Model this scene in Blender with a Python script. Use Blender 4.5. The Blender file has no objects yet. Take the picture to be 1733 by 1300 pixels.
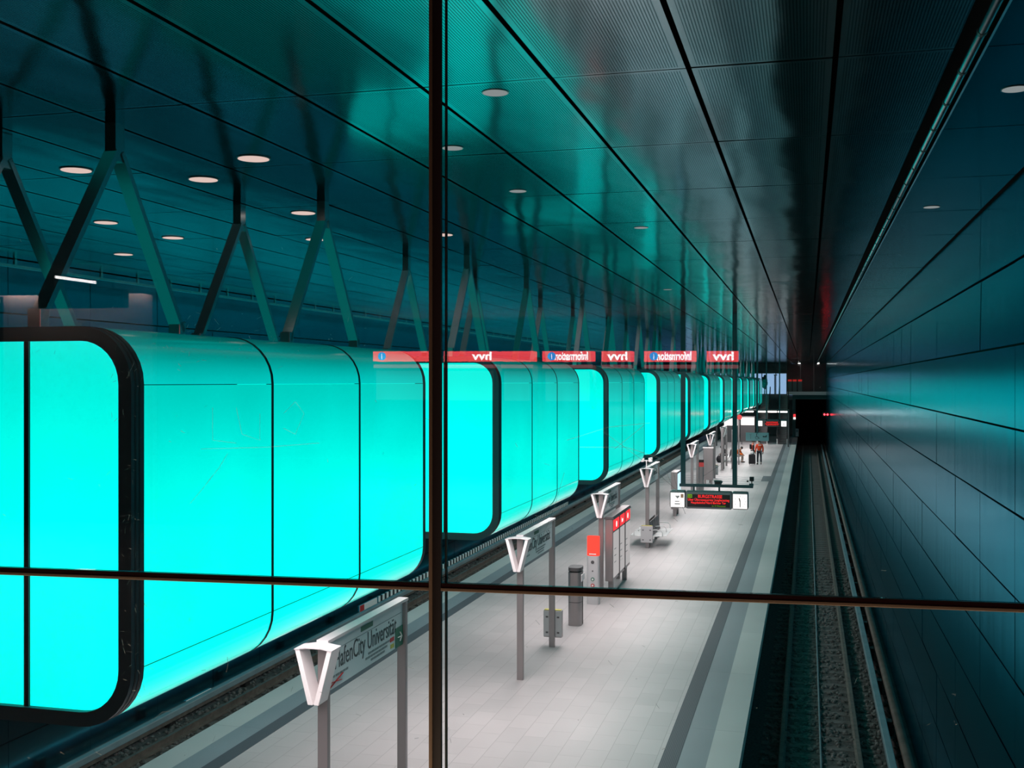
import bpy, bmesh, math, random
from mathutils import Vector, Matrix, Euler
random.seed(7)
PI = math.pi
SC = bpy.context.scene
COL = SC.collection

# ------------------------------------------------------------------ camera, world, exposure
# world frame: Z = 0 is the platform top, +Y runs down the tracks, the eye is 6.5 m above the platform
cam_d = bpy.data.cameras.new('camera')
cam_d.sensor_width = 36.0
cam_d.lens = 39.05
cam_d.shift_y = -4.0 / 1733.0
cam_d.clip_start = 0.05
cam_d.clip_end = 600
cam = bpy.data.objects.new('camera', cam_d)
COL.objects.link(cam)
cam.location = (0, 0, 6.5)
cam.rotation_euler = (PI / 2, 0, math.radians(14.9))
SC.camera = cam

world = bpy.data.worlds.new('world')
SC.world = world
world.use_nodes = True
world.node_tree.nodes['Background'].inputs[0].default_value = (0.35, 0.55, 0.7, 1)
world.node_tree.nodes['Background'].inputs[1].default_value = 0.004

vs = SC.view_settings
vs.view_transform = 'Standard'
vs.look = 'None'
vs.gamma = 1.0
vs.exposure = 0.0
vs.use_curve_mapping = False

CYAN = (0.0, 1.0, 0.84)
GLOW = 1.4          # light box sheets
UNDER = 7.3          # white underside of the light boxes
HALO = 0.8           # ceiling downlights
SIGN_RED = 11.0       # ticket machine headers

try:
    cy = SC.cycles
    cy.max_bounces = 10
    cy.transparent_max_bounces = 16
    cy.sample_clamp_indirect = 6.0
    cy.caustics_reflective = True
    cy.use_denoising = True
except Exception:
    pass

# ------------------------------------------------------------------ materials
MATS = {}


def new_mat(name):
    m = bpy.data.materials.new(name)
    m.use_nodes = True
    nt = m.node_tree
    nt.nodes.clear()
    out = nt.nodes.new('ShaderNodeOutputMaterial')
    MATS[name] = m
    return m, nt, out


def lk(nt, a, b):
    nt.links.new(a, b)


def math_node(nt, op, a, b=None, c=None):
    n = nt.nodes.new('ShaderNodeMath')
    n.operation = op
    for i, v in enumerate((a, b, c)):
        if v is None:
            continue
        if isinstance(v, (int, float)):
            n.inputs[i].default_value = v
        else:
            nt.links.new(v, n.inputs[i])
    return n.outputs[0]


def pbr(name, col, rough=0.5, metal=0.0, noise=0.0, nscale=8.0, bump=0.0, bscale=30.0, spec=0.5):
    m, nt, out = new_mat(name)
    b = nt.nodes.new('ShaderNodeBsdfPrincipled')
    b.inputs['Base Color'].default_value = (*col, 1)
    b.inputs['Roughness'].default_value = rough
    b.inputs['Metallic'].default_value = metal
    b.inputs['Specular IOR Level'].default_value = spec
    tc = nt.nodes.new('ShaderNodeTexCoord')
    if noise > 0:
        n = nt.nodes.new('ShaderNodeTexNoise')
        n.inputs['Scale'].default_value = nscale
        n.inputs['Detail'].default_value = 5
        lk(nt, tc.outputs['Object'], n.inputs['Vector'])
        r = nt.nodes.new('ShaderNodeValToRGB')
        r.color_ramp.elements[0].position = 0.3
        r.color_ramp.elements[1].position = 0.7
        r.color_ramp.elements[0].color = (*[c * (1 - noise) for c in col], 1)
        r.color_ramp.elements[1].color = (*[min(1, c * (1 + noise)) for c in col], 1)
        lk(nt, n.outputs['Fac'], r.inputs['Fac'])
        lk(nt, r.outputs['Color'], b.inputs['Base Color'])
    if bump > 0:
        n2 = nt.nodes.new('ShaderNodeTexNoise')
        n2.inputs['Scale'].default_value = bscale
        lk(nt, tc.outputs['Object'], n2.inputs['Vector'])
        bp = nt.nodes.new('ShaderNodeBump')
        bp.inputs['Strength'].default_value = bump
        bp.inputs['Distance'].default_value = 0.02
        lk(nt, n2.outputs['Fac'], bp.inputs['Height'])
        lk(nt, bp.outputs['Normal'], b.inputs['Normal'])
    lk(nt, b.outputs[0], out.inputs[0])
    return m


def glow(name, col, strength, front=True):
    m, nt, out = new_mat(name)
    e = nt.nodes.new('ShaderNodeEmission')
    e.inputs[0].default_value = (*col, 1)
    e.inputs[1].default_value = strength
    lk(nt, e.outputs[0], out.inputs[0])
    if front:
        try:
            m.cycles.emission_sampling = 'FRONT'
        except Exception:
            pass
    return m


def lightbox(name, col, s_lo, s_hi, z_lo, z_hi, uneven=0.06):
    """lit sheet behind frosted glass; a gradient put into the emission dims it towards z_hi"""
    m, nt, out = new_mat(name)
    tc = nt.nodes.new('ShaderNodeTexCoord')
    sep = nt.nodes.new('ShaderNodeSeparateXYZ')
    lk(nt, tc.outputs['Object'], sep.inputs[0])
    mr = nt.nodes.new('ShaderNodeMapRange')
    mr.interpolation_type = 'SMOOTHSTEP'
    mr.inputs['From Min'].default_value = z_lo
    mr.inputs['From Max'].default_value = z_hi
    mr.inputs['To Min'].default_value = s_lo
    mr.inputs['To Max'].default_value = s_hi
    lk(nt, sep.outputs['Z'], mr.inputs['Value'])  # dimmer top is set in the emission strength
    n = nt.nodes.new('ShaderNodeTexNoise')
    n.inputs['Scale'].default_value = 0.9
    n.inputs['Detail'].default_value = 1
    lk(nt, tc.outputs['Object'], n.inputs['Vector'])
    nn = math_node(nt, 'MULTIPLY_ADD', n.outputs['Fac'], uneven * 4, 1 - uneven * 2)
    st = math_node(nt, 'MULTIPLY', mr.outputs[0], nn)
    e = nt.nodes.new('ShaderNodeEmission')
    e.inputs[0].default_value = (*col, 1)
    lk(nt, st, e.inputs[1])
    g = nt.nodes.new('ShaderNodeBsdfGlossy')
    g.inputs['Roughness'].default_value = 0.12
    g.inputs['Color'].default_value = (0.9, 0.9, 0.9, 1)
    f = nt.nodes.new('ShaderNodeFresnel')
    f.inputs['IOR'].default_value = 1.38
    mx = nt.nodes.new('ShaderNodeMixShader')
    lk(nt, f.outputs[0], mx.inputs[0])
    lk(nt, e.outputs[0], mx.inputs[1])
    lk(nt, g.outputs[0], mx.inputs[2])
    lk(nt, mx.outputs[0], out.inputs[0])
    try:
        m.cycles.emission_sampling = 'FRONT'
    except Exception:
        pass
    return m


def sheet_metal(name, col, rough, ribs=0.0, wave=0.004, wscale=(1.2, 0.35, 1.2), metal=1.0, edge=(0.20, 0.38, 0.42)):
    """satin metal panel; UV is in metres inside each panel, ribs = pitch of the fine slots"""
    m, nt, out = new_mat(name)
    b = nt.nodes.new('ShaderNodeBsdfPrincipled')
    b.inputs['Metallic'].default_value = metal
    b.inputs['Roughness'].default_value = rough
    b.inputs['Base Color'].default_value = (*col, 1)
    b.inputs['Specular Tint'].default_value = (*edge, 1)
    tc = nt.nodes.new('ShaderNodeTexCoord')
    mp = nt.nodes.new('ShaderNodeMapping')
    mp.inputs['Scale'].default_value = wscale
    lk(nt, tc.outputs['Object'], mp.inputs['Vector'])
    n = nt.nodes.new('ShaderNodeTexNoise')
    n.inputs['Scale'].default_value = 1.0
    n.inputs['Detail'].default_value = 1.5
    lk(nt, mp.outputs[0], n.inputs['Vector'])
    bp = nt.nodes.new('ShaderNodeBump')
    bp.inputs['Strength'].default_value = 1.0
    bp.inputs['Distance'].default_value = wave
    lk(nt, n.outputs['Fac'], bp.inputs['Height'])
    lk(nt, bp.outputs['Normal'], b.inputs['Normal'])
    if ribs > 0:
        uv = nt.nodes.new('ShaderNodeSeparateXYZ')
        lk(nt, tc.outputs['UV'], uv.inputs[0])
        ang = math_node(nt, 'MULTIPLY', uv.outputs['X'], 2 * PI / ribs)
        sn = math_node(nt, 'SINE', ang)
        slot = math_node(nt, 'GREATER_THAN', sn, 0.25)
        # plain border 4 cm wide round each sheet (u 0..0.915, v 0..2.345)
        du = math_node(nt, 'ABSOLUTE', math_node(nt, 'SUBTRACT', uv.outputs['X'], 0.457))
        dv = math_node(nt, 'ABSOLUTE', math_node(nt, 'SUBTRACT', uv.outputs['Y'], 1.172))
        inu = math_node(nt, 'LESS_THAN', du, 0.417)
        inv = math_node(nt, 'LESS_THAN', dv, 1.13)
        msk = math_node(nt, 'MULTIPLY', math_node(nt, 'MULTIPLY', inu, inv), slot)
        mx = nt.nodes.new('ShaderNodeMix')
        mx.data_type = 'RGBA'
        mx.inputs[6].default_value = (*col, 1)
        mx.inputs[7].default_value = (*[c * 0.42 for c in col], 1)
        lk(nt, msk, mx.inputs[0])
        lk(nt, mx.outputs[2], b.inputs['Base Color'])
    lk(nt, b.outputs[0], out.inputs[0])
    return m


def paving(name, c1, c2, mortar, bw, bh, rough=0.45, swap=True):
    m, nt, out = new_mat(name)
    b = nt.nodes.new('ShaderNodeBsdfPrincipled')
    b.inputs['Roughness'].default_value = rough
    tc = nt.nodes.new('ShaderNodeTexCoord')
    mp = nt.nodes.new('ShaderNodeMapping')
    if swap:
        mp.inputs['Rotation'].default_value = (0, 0, PI / 2)
    lk(nt, tc.outputs['Object'], mp.inputs['Vector'])
    br = nt.nodes.new('ShaderNodeTexBrick')
    br.inputs['Scale'].default_value = 1.0
    br.inputs['Mortar Size'].default_value = 0.004
    br.inputs['Mortar Smooth'].default_value = 0.1
    br.inputs['Brick Width'].default_value = bw
    br.inputs['Row Height'].default_value = bh
    br.inputs['Color1'].default_value = (*c1, 1)
    br.inputs['Color2'].default_value = (*c2, 1)
    br.inputs['Mortar'].default_value = (*mortar, 1)
    lk(nt, mp.outputs[0], br.inputs['Vector'])
    n = nt.nodes.new('ShaderNodeTexNoise')
    n.inputs['Scale'].default_value = 0.7
    n.inputs['Detail'].default_value = 6
    lk(nt, tc.outputs['Object'], n.inputs['Vector'])
    mx = nt.nodes.new('ShaderNodeMix')
    mx.data_type = 'RGBA'
    mx.blend_type = 'MULTIPLY'
    mx.inputs[0].default_value = 0.25
    lk(nt, br.outputs['Color'], mx.inputs[6])
    lk(nt, n.outputs['Color'], mx.inputs[7])
    hs = nt.nodes.new('ShaderNodeHueSaturation')
    hs.inputs['Saturation'].default_value = 0.0
    lk(nt, n.outputs['Color'], hs.inputs['Color'])
    lk(nt, hs.outputs[0], mx.inputs[7])
    lk(nt, mx.outputs[2], b.inputs['Base Color'])
    lk(nt, b.outputs[0], out.inputs[0])
    return m


def ribbed(name, col, dark, pitch, axis):
    m, nt, out = new_mat(name)
    b = nt.nodes.new('ShaderNodeBsdfPrincipled')
    b.inputs['Roughness'].default_value = 0.6
    tc = nt.nodes.new('ShaderNodeTexCoord')
    sp = nt.nodes.new('ShaderNodeSeparateXYZ')
    lk(nt, tc.outputs['Object'], sp.inputs[0])
    sn = math_node(nt, 'SINE', math_node(nt, 'MULTIPLY', sp.outputs[axis], 2 * PI / pitch))
    f = math_node(nt, 'GREATER_THAN', sn, 0.0)
    mx = nt.nodes.new('ShaderNodeMix')
    mx.data_type = 'RGBA'
    mx.inputs[6].default_value = (*col, 1)
    mx.inputs[7].default_value = (*dark, 1)
    lk(nt, f, mx.inputs[0])
    lk(nt, mx.outputs[2], b.inputs['Base Color'])
    lk(nt, b.outputs[0], out.inputs[0])
    return m


def clear_glass(name, ior=1.5, tint=(1, 1, 1), rough=0.0):
    m, nt, out = new_mat(name)
    t = nt.nodes.new('ShaderNodeBsdfTransparent')
    t.inputs[0].default_value = (*tint, 1)
    g = nt.nodes.new('ShaderNodeBsdfGlossy')
    g.inputs['Roughness'].default_value = rough
    f = nt.nodes.new('ShaderNodeFresnel')
    f.inputs['IOR'].default_value = ior
    mx = nt.nodes.new('ShaderNodeMixShader')
    lk(nt, f.outputs[0], mx.inputs[0])
    lk(nt, t.outputs[0], mx.inputs[1])
    lk(nt, g.outputs[0], mx.inputs[2])
    lk(nt, mx.outputs[0], out.inputs[0])
    return m


def frosted(name, col, clear):
    m, nt, out = new_mat(name)
    t = nt.nodes.new('ShaderNodeBsdfTransparent')
    b = nt.nodes.new('ShaderNodeBsdfPrincipled')
    b.inputs['Base Color'].default_value = (*col, 1)
    b.inputs['Roughness'].default_value = 0.15
    mx = nt.nodes.new('ShaderNodeMixShader')
    mx.inputs[0].default_value = 1 - clear
    lk(nt, t.outputs[0], mx.inputs[1])
    lk(nt, b.outputs[0], mx.inputs[2])
    lk(nt, mx.outputs[0], out.inputs[0])
    return m


M_FRAME = pbr('dark frame coating', (0.045, 0.10, 0.12), 0.5, 0.0)
M_JOINT = pbr('black joint', (0.01, 0.015, 0.017), 0.5)
M_SIDE = lightbox('cyan side sheet', CYAN, GLOW * 1.0, GLOW * 0.5, 1.2, 2.6)
M_TOP = lightbox('cyan upper sheet', (0.0, 1.0, 0.9), GLOW * 0.52, GLOW * 0.12, 2.40, 2.88)
M_LOW = lightbox('cyan lower sheet', CYAN, GLOW * 1.0, GLOW * 1.0, 0.0, 0.42)
M_END = lightbox('cyan end sheet', CYAN, GLOW * 1.0, GLOW * 0.66, 1.4, 2.8)
M_WHITE_UNDER = glow('white underside sheet', (1.0, 0.86, 0.87), UNDER)
M_STRUT = pbr('strut coating', (0.50, 0.62, 0.64), 0.22, 0.95)
M_CEIL = sheet_metal('slotted ceiling sheet', (0.54, 0.60, 0.62), 0.13, 0.0186, 0.010, (1.8, 0.6, 1.0))
M_CEIL_PLAIN = sheet_metal('plain ceiling sheet', (0.06, 0.18, 0.21), 0.12, 0.0, 0.006, (1.6, 0.5, 1.0))
M_WALL = sheet_metal('satin wall sheet', (0.06, 0.46, 0.60), 0.18, 0.0, 0.004, (1.0, 1.8, 0.25), 1.0, (0.28, 0.57, 0.68))
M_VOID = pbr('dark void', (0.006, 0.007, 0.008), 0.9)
M_PAVE = paving('light grey pavers', (0.66, 0.62, 0.62), (0.60, 0.57, 0.57), (0.36, 0.34, 0.34), 0.84, 0.42)
M_EDGE = paving('pale edge slabs', (0.70, 0.72, 0.70), (0.64, 0.67, 0.66), (0.25, 0.26, 0.26), 4.2, 3.0)
M_BLUEBAND = paving('blue grey band', (0.30, 0.35, 0.38), (0.33, 0.38, 0.41), (0.2, 0.22, 0.23), 4.2, 3.0)
M_TACTILE = ribbed('dark tactile ribs', (0.13, 0.15, 0.17), (0.07, 0.085, 0.1), 0.03, 0)
M_CONC = pbr('dark concrete', (0.09, 0.095, 0.095), 0.9, 0, 0.35, 1.5)
M_CONC_MID = pbr('grey concrete', (0.22, 0.23, 0.23), 0.85, 0, 0.2, 1.5)
M_BALLAST = pbr('ballast bed', (0.07, 0.066, 0.064), 0.95, 0, 0.6, 18, 0.9, 30)
M_STONE = pbr('ballast stone', (0.13, 0.12, 0.115), 0.9, 0, 0.5, 9)
M_SLEEPER = pbr('concrete sleeper', (0.11, 0.10, 0.095), 0.9, 0, 0.3, 4)
M_RAIL = pbr('rail steel', (0.14, 0.115, 0.10), 0.6, 0.3, 0.3, 6)
M_COVER = pbr('third rail cover', (0.20, 0.27, 0.30), 0.5, 0, 0.15, 2)
M_PIPE = pbr('brown pipe', (0.13, 0.085, 0.07), 0.6, 0, 0.25, 3)
M_STEEL = pbr('warm brushed steel', (0.36, 0.33, 0.33), 0.38, 0.75)
M_STEEL_DK = pbr('dark steel', (0.13, 0.125, 0.13), 0.4, 0.5)
M_GREYPAINT = pbr('light grey paint', (0.55, 0.54, 0.55), 0.4)
M_WHITEPAINT = pbr('white paint', (0.80, 0.77, 0.77), 0.4)
M_TEALPOST = pbr('teal grey post', (0.035, 0.095, 0.11), 0.45, 0.2)
M_TEALPIPE = pbr('pale pipe', (0.35, 0.42, 0.45), 0.25, 0.9)
M_BRONZE = pbr('bronze mullion', (0.17, 0.125, 0.085), 0.5, 0.2)
M_HOUSING = pbr('grey display housing', (0.26, 0.27, 0.28), 0.45, 0.2)
M_BLACK = pbr('black', (0.012, 0.012, 0.013), 0.5)
M_GASKET = pbr('dark gasket', (0.008, 0.02, 0.02), 0.5)
M_GLASS = clear_glass('window glass', 1.5)
M_GLASS_EDGE = clear_glass('glass edge strip', 1.65, (0.9, 0.95, 0.95))
def scratch_mat():
    m, nt, out = new_mat('glass scratch')
    t = nt.nodes.new('ShaderNodeBsdfTransparent')
    b = nt.nodes.new('ShaderNodeBsdfTranslucent')
    b.inputs[0].default_value = (0.95, 0.97, 0.97, 1)
    mx = nt.nodes.new('ShaderNodeMixShader')
    mx.inputs[0].default_value = 0.22
    lk(nt, t.outputs[0], mx.inputs[1])
    lk(nt, b.outputs[0], mx.inputs[2])
    lk(nt, mx.outputs[0], out.inputs[0])
    return m


M_SCRATCH = scratch_mat()
M_SIGNGLASS = frosted('pale sign glass', (0.80, 0.93, 0.94), 0.2)
M_INK = pbr('sign ink', (0.03, 0.05, 0.055), 0.5)
M_INK_SOFT = pbr('faded sign ink', (0.16, 0.22, 0.23), 0.5)
M_RED = pbr('red mark', (0.55, 0.03, 0.03), 0.5)
M_GREEN = pbr('green sign', (0.02, 0.16, 0.10), 0.5)
M_YELLOW = pbr('yellow mark', (0.6, 0.55, 0.1), 0.5)
M_WHITE = pbr('white ink', (0.85, 0.85, 0.85), 0.5)
M_POSTER = glow('lit poster', (0.78, 0.75, 0.75), 0.62)
M_REDLAMP = glow('red lit cap', (1.0, 0.06, 0.04), 1.6)
M_REDHEAD = glow('red lit header', (1.0, 0.05, 0.06), 1.25)
M_WHITEGLOW = glow('white lit sign', (1.0, 0.96, 0.92), 1.5)
M_HALO = glow('warm downlight', (1.0, 0.74, 0.66), HALO)
M_LEDRED = glow('red led text', (1.0, 0.03, 0.03), 1.6)
M_LEDGREEN = glow('green led text', (0.25, 0.55, 0.03), 0.6)
M_SIGNALRED = glow('red signal lamp', (1.0, 0.02, 0.03), 14.0)
M_MACHRED = glow('machine header red', (1.0, 0.055, 0.06), SIGN_RED)
M_MACHWHITE = glow('machine header white', (1.0, 0.9, 0.9), SIGN_RED * 1.5)
M_MACHBLUE = glow('machine header blue', (0.05, 0.3, 0.9), SIGN_RED * 0.9)
M_LAMPWHITE = glow('white tube lamp', (1.0, 0.96, 0.95), 11.0)
M_HALLLAMP = glow('hall tube lamp', (1.0, 0.9, 0.86), 8.0)
M_DUSK = glow('dusk sky', (0.22, 0.36, 0.56), 1.4)
M_SKIN = pbr('skin', (0.45, 0.28, 0.21), 0.6)
M_HAIR = pbr('dark hair', (0.03, 0.025, 0.022), 0.7)
M_VIS = pbr('orange red hi-vis cloth', (0.90, 0.075, 0.02), 0.7)
M_VIS_OR = pbr('orange hi-vis cloth', (0.95, 0.20, 0.02), 0.7)
M_REFLECT = pbr('silver tape', (0.75, 0.72, 0.65), 0.4)
M_TROUSER = pbr('dark trousers', (0.03, 0.035, 0.045), 0.8)
M_BEIGE = pbr('beige trousers', (0.45, 0.38, 0.32), 0.8)
M_DARKCLOTH = pbr('black cloth', (0.02, 0.02, 0.024), 0.8)
M_WIRE = pbr('white seat metal', (0.93, 0.92, 0.92), 0.4)
M_CHROME = pbr('bright rail metal', (0.7, 0.7, 0.7), 0.15, 1.0)
M_LEAF = pbr('dark leaves', (0.02, 0.05, 0.045), 0.8)

# ------------------------------------------------------------------ mesh helpers


class MB:
    def __init__(self):
        self.v, self.f, self.m, self.uv = [], [], [], {}

    def face(self, idx, mi=0):
        self.f.append(tuple(idx))
        self.m.append(mi)

    def hexa(self, pts, mi=0):
        b = len(self.v)
        self.v += [tuple(p) for p in pts]
        for q in ((0, 3, 2, 1), (4, 5, 6, 7), (0, 1, 5, 4), (1, 2, 6, 5), (2, 3, 7, 6), (3, 0, 4, 7)):
            self.face([b + i for i in q], mi)
        return self

    def box(self, x0, x1, y0, y1, z0, z1, mi=0):
        return self.hexa([(x0, y0, z0), (x1, y0, z0), (x1, y1, z0), (x0, y1, z0),
                          (x0, y0, z1), (x1, y0, z1), (x1, y1, z1), (x0, y1, z1)], mi)

    def bar(self, p, q, w, h, mi=0, up=(0, 0, 1)):
        p, q = Vector(p), Vector(q)
        d = (q - p).normalized()
        u = Vector(up)
        if abs(d.dot(u)) > 0.98:
            u = Vector((0, 1, 0))
        s = d.cross(u).normalized() * (w / 2)
        t = s.cross(d).normalized() * (h / 2)
        return self.hexa([p - s - t, p + s - t, q + s - t, q - s - t, p - s + t, p + s + t, q + s + t, q - s + t], mi)

    def tube(self, pts, r, n=10, mi=0, cap=True):
        pts = [Vector(p) for p in pts]
        rs = r if isinstance(r, (list, tuple)) else [r] * len(pts)
        rings = []
        for i, p in enumerate(pts):
            d = (pts[min(i + 1, len(pts) - 1)] - pts[max(i - 1, 0)]).normalized()
            u = Vector((0, 0, 1)) if abs(d.z) < 0.95 else Vector((1, 0, 0))
            a = d.cross(u).normalized()
            c = a.cross(d).normalized()
            b = len(self.v)
            for k in range(n):
                an = 2 * PI * k / n
                self.v.append(tuple(p + a * math.cos(an) * rs[i] + c * math.sin(an) * rs[i]))
            rings.append(b)
        for i in range(len(rings) - 1):
            a, b = rings[i], rings[i + 1]
            for k in range(n):
                k2 = (k + 1) % n
                self.face((a + k, a + k2, b + k2, b + k), mi)
        if cap:
            self.face([rings[0] + k for k in range(n)][::-1], mi)
            self.face([rings[-1] + k for k in range(n)], mi)
        return self

    def prism(self, prof, y0, y1, mi=0):
        """closed (x, z) outline swept along Y"""
        b = len(self.v)
        n = len(prof)
        for y in (y0, y1):
            self.v += [(x, y, z) for x, z in prof]
        for k in range(n):
            k2 = (k + 1) % n
            self.face((b + k, b + k2, b + n + k2, b + n + k), mi)
        self.face([b + k for k in range(n)][::-1], mi)
        self.face([b + n + k for k in range(n)], mi)
        return self

    def ring(self, outer, inner, y0, y1, mi=0, closed=True, mi_in=None, mi_fn=None):
        """two (x, z) outlines of equal length swept along Y: a frame or a shell with thickness"""
        n = len(outer)
        b = len(self.v)
        for y in (y0, y1):
            self.v += [(x, y, z) for x, z in outer]
            self.v += [(x, y, z) for x, z in inner]
        mj = mi if mi_in is None else mi_in
        o0, i0, o1, i1 = b, b + n, b + 2 * n, b + 3 * n
        rng = range(n) if closed else range(n - 1)
        for k in rng:
            k2 = (k + 1) % n
            mo = mi_fn(k) if mi_fn else mi
            self.face((o0 + k, o0 + k2, o1 + k2, o1 + k), mo)
            self.face((i0 + k2, i0 + k, i1 + k, i1 + k2), mj)
            self.face((o0 + k2, o0 + k, i0 + k, i0 + k2), mj)
            self.face((o1 + k, o1 + k2, i1 + k2, i1 + k), mj)
        if not closed:
            for k in (0, n - 1):
                self.face((o0 + k, i0 + k, i1 + k, o1 + k) if k == 0 else (o0 + k, o1 + k, i1 + k, i0 + k), mj)
        return self

    def disc(self, c, r, n=24, axis='z', depth=0.01, mi=0):
        c = Vector(c)
        d = {'x': Vector((1, 0, 0)), 'y': Vector((0, 1, 0)), 'z': Vector((0, 0, 1))}[axis] * (depth / 2)
        return self.tube([c - d, c + d], r, n, mi)

    def blob(self, c, r, seg=12, rings=8, mi=0):
        rx, ry, rz = r if isinstance(r, (tuple, list)) else (r, r, r)
        b = len(self.v)
        self.v.append((c[0], c[1], c[2] - rz))
        for i in range(1, rings):
            a = -PI / 2 + PI * i / rings
            for k in range(seg):
                t = 2 * PI * k / seg
                self.v.append((c[0] + rx * math.cos(a) * math.cos(t), c[1] + ry * math.cos(a) * math.sin(t), c[2] + rz * math.sin(a)))
        self.v.append((c[0], c[1], c[2] + rz))
        top = len(self.v) - 1
        for k in range(seg):
            k2 = (k + 1) % seg
            self.face((b, b + 1 + k2, b + 1 + k), mi)
            for i in range(rings - 2):
                p = b + 1 + i * seg
                self.face((p + k, p + k2, p + seg + k2, p + seg + k), mi)
            p = b + 1 + (rings - 2) * seg
            self.face((p + k, p + k2, top), mi)
        return self

    def build(self, name, mats, parent=None, bevel=0.0, smooth=False, loc=None):
        me = bpy.data.meshes.new(name)
        me.from_pydata(self.v, [], self.f)
        if not isinstance(mats, (list, tuple)):
            mats = [mats]
        for m in mats:
            me.materials.append(m)
        if len(mats) > 1:
            for p, mi in zip(me.polygons, self.m):
                p.material_index = mi
        bm = bmesh.new()
        bm.from_mesh(me)
        bmesh.ops.recalc_face_normals(bm, faces=bm.faces)
        if bevel > 0:
            es = [e for e in bm.edges if len(e.link_faces) == 2 and e.calc_face_angle(0) > 0.6]
            bmesh.ops.bevel(bm, geom=es, offset=bevel, segments=2, affect='EDGES', profile=0.5, clamp_overlap=True)
        bm.to_mesh(me)
        bm.free()
        if smooth:
            for p in me.polygons:
                p.use_smooth = True
            if smooth == 'angle':
                me.set_sharp_from_angle(angle=0.6)
        o = bpy.data.objects.new(name, me)
        COL.objects.link(o)
        if parent is not None:
            o.parent = parent
        if loc is not None:
            o.location = loc
        return o


def thing(name, label, cat, loc=(0, 0, 0), rz=0.0, group=None):
    o = bpy.data.objects.new(name, None)
    o.empty_display_size = 0.2
    COL.objects.link(o)
    o.location = loc
    o.rotation_euler = (0, 0, rz)
    o['label'] = label
    o['category'] = cat
    if group:
        o['group'] = group
    return o


def tag(o, label, cat, group=None, kind=None):
    o['label'] = label
    o['category'] = cat
    if group:
        o['group'] = group
    if kind:
        o['kind'] = kind
    return o


def struct(o, label=None, cat=None):
    o['kind'] = 'structure'
    if label:
        o['label'] = label
    if cat:
        o['category'] = cat
    return o


CHILDREN = {}


def copy_tree(o, parent=None):
    c = o.copy()
    COL.objects.link(c)
    if parent is not None:
        c.parent = parent
    for ch in list(o.children):
        copy_tree(ch, c)
    return c


def lettering(s, size, loc, facing, mat, parent, name='lettering', align='LEFT', width=None, thick=0.004, shear=0.0, bold=0.0):
    """text as a thin solid mesh; facing '+x', '-y' or '+y' is the side it is read from"""
    cu = bpy.data.curves.new('lettering', 'FONT')
    cu.body = s
    cu.size = size
    cu.align_x = align
    cu.extrude = thick / 2
    cu.shear = shear
    cu.offset = bold
    cu.resolution_u = 3
    t = bpy.data.objects.new('lettering', cu)
    COL.objects.link(t)
    dg = bpy.context.evaluated_depsgraph_get()
    me = bpy.data.meshes.new_from_object(t.evaluated_get(dg))
    bpy.data.objects.remove(t)
    if width:
        xs = [v.co.x for v in me.vertices]
        w = max(xs) - min(xs)
        k = width / w
        for v in me.vertices:
            v.co.x *= k
    me.materials.clear()
    me.materials.append(mat)
    o = bpy.data.objects.new(name, me)
    COL.objects.link(o)
    o.parent = parent
    o.location = loc
    o.rotation_euler = {'+x': (PI / 2, 0, PI / 2), '-y': (PI / 2, 0, 0), '+y': (PI / 2, 0, PI), '-x': (PI / 2, 0, -PI / 2)}[facing]
    return o


def rr(w, h, r, n=8):
    """rounded rectangle (x, z) with bottom at z = 0, counter clockwise from the right side bottom tangent"""
    pts = []
    for cx, cz, a0 in ((w / 2 - r, h - r, 0), (-w / 2 + r, h - r, 90), (-w / 2 + r, r, 180), (w / 2 - r, r, 270)):
        for k in range(n + 1):
            a = math.radians(a0 + 90 * k / n)
            pts.append((cx + r * math.cos(a), cz + r * math.sin(a)))
    return pts


ORD = ['first', 'second', 'third', 'fourth', 'fifth', 'sixth', 'seventh', 'eighth', 'ninth', 'tenth', 'eleventh', 'twelfth',
       'thirteenth', 'fourteenth', 'fifteenth', 'sixteenth', 'seventeenth', 'eighteenth', 'nineteenth', 'twentieth']

# ------------------------------------------------------------------ station shell
Y0, YE = 2.7, 134.0            # near and far end of the hall
WR, WL = 2.06, -14.06          # side walls
CEIL = 8.6
PL, PR = -10.88, -1.12         # platform edges

# ceiling: metal sheets with dark gaps between, one skin
seamsx = [WL + 0.02, -13.04] + [0.176 - 0.945 * k for k in range(13, -1, -1)] + [0.93]
cols = []
for a, b in zip([-13.055 + 0.945 * k for k in range(14)], [-13.055 + 0.945 * (k + 1) for k in range(14)]):
    cols.append((a, b, 0))
cols.append((0.176, 0.91, 0))
cols.append((1.07, WR, 1))
cols.append((WL, -13.20, 1))
mb = MB()
uvs = []
ys = []
y = 7.49 - 2.36 * 2
while y < YE:
    ys.append((y, min(y + 2.36, YE)))
    y += 2.36
for (a, b, mi) in cols:
    for (u, v) in ys:
        g1 = 0.018
        g2 = 0.011
        dz = [random.uniform(-0.0025, 0.0025) for _ in range(4)]
        x0, x1, y0, y1 = a + g1, b - g1, u + g2, v - g2
        mb.hexa([(x0, y0, CEIL + dz[0]), (x1, y0, CEIL + dz[1]), (x1, y1, CEIL + dz[2]), (x0, y1, CEIL + dz[3]),
                 (x0, y0, CEIL + 0.05), (x1, y0, CEIL + 0.05), (x1, y1, CEIL + 0.05), (x0, y1, CEIL + 0.05)], mi)
        uvs.append((x0, y0))
me = bpy.data.meshes.new('ceiling')
me.from_pydata(mb.v, [], mb.f)
me.materials.append(M_CEIL)
me.materials.append(M_CEIL_PLAIN)
uvl = me.uv_layers.new(name='UVMap')
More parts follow.
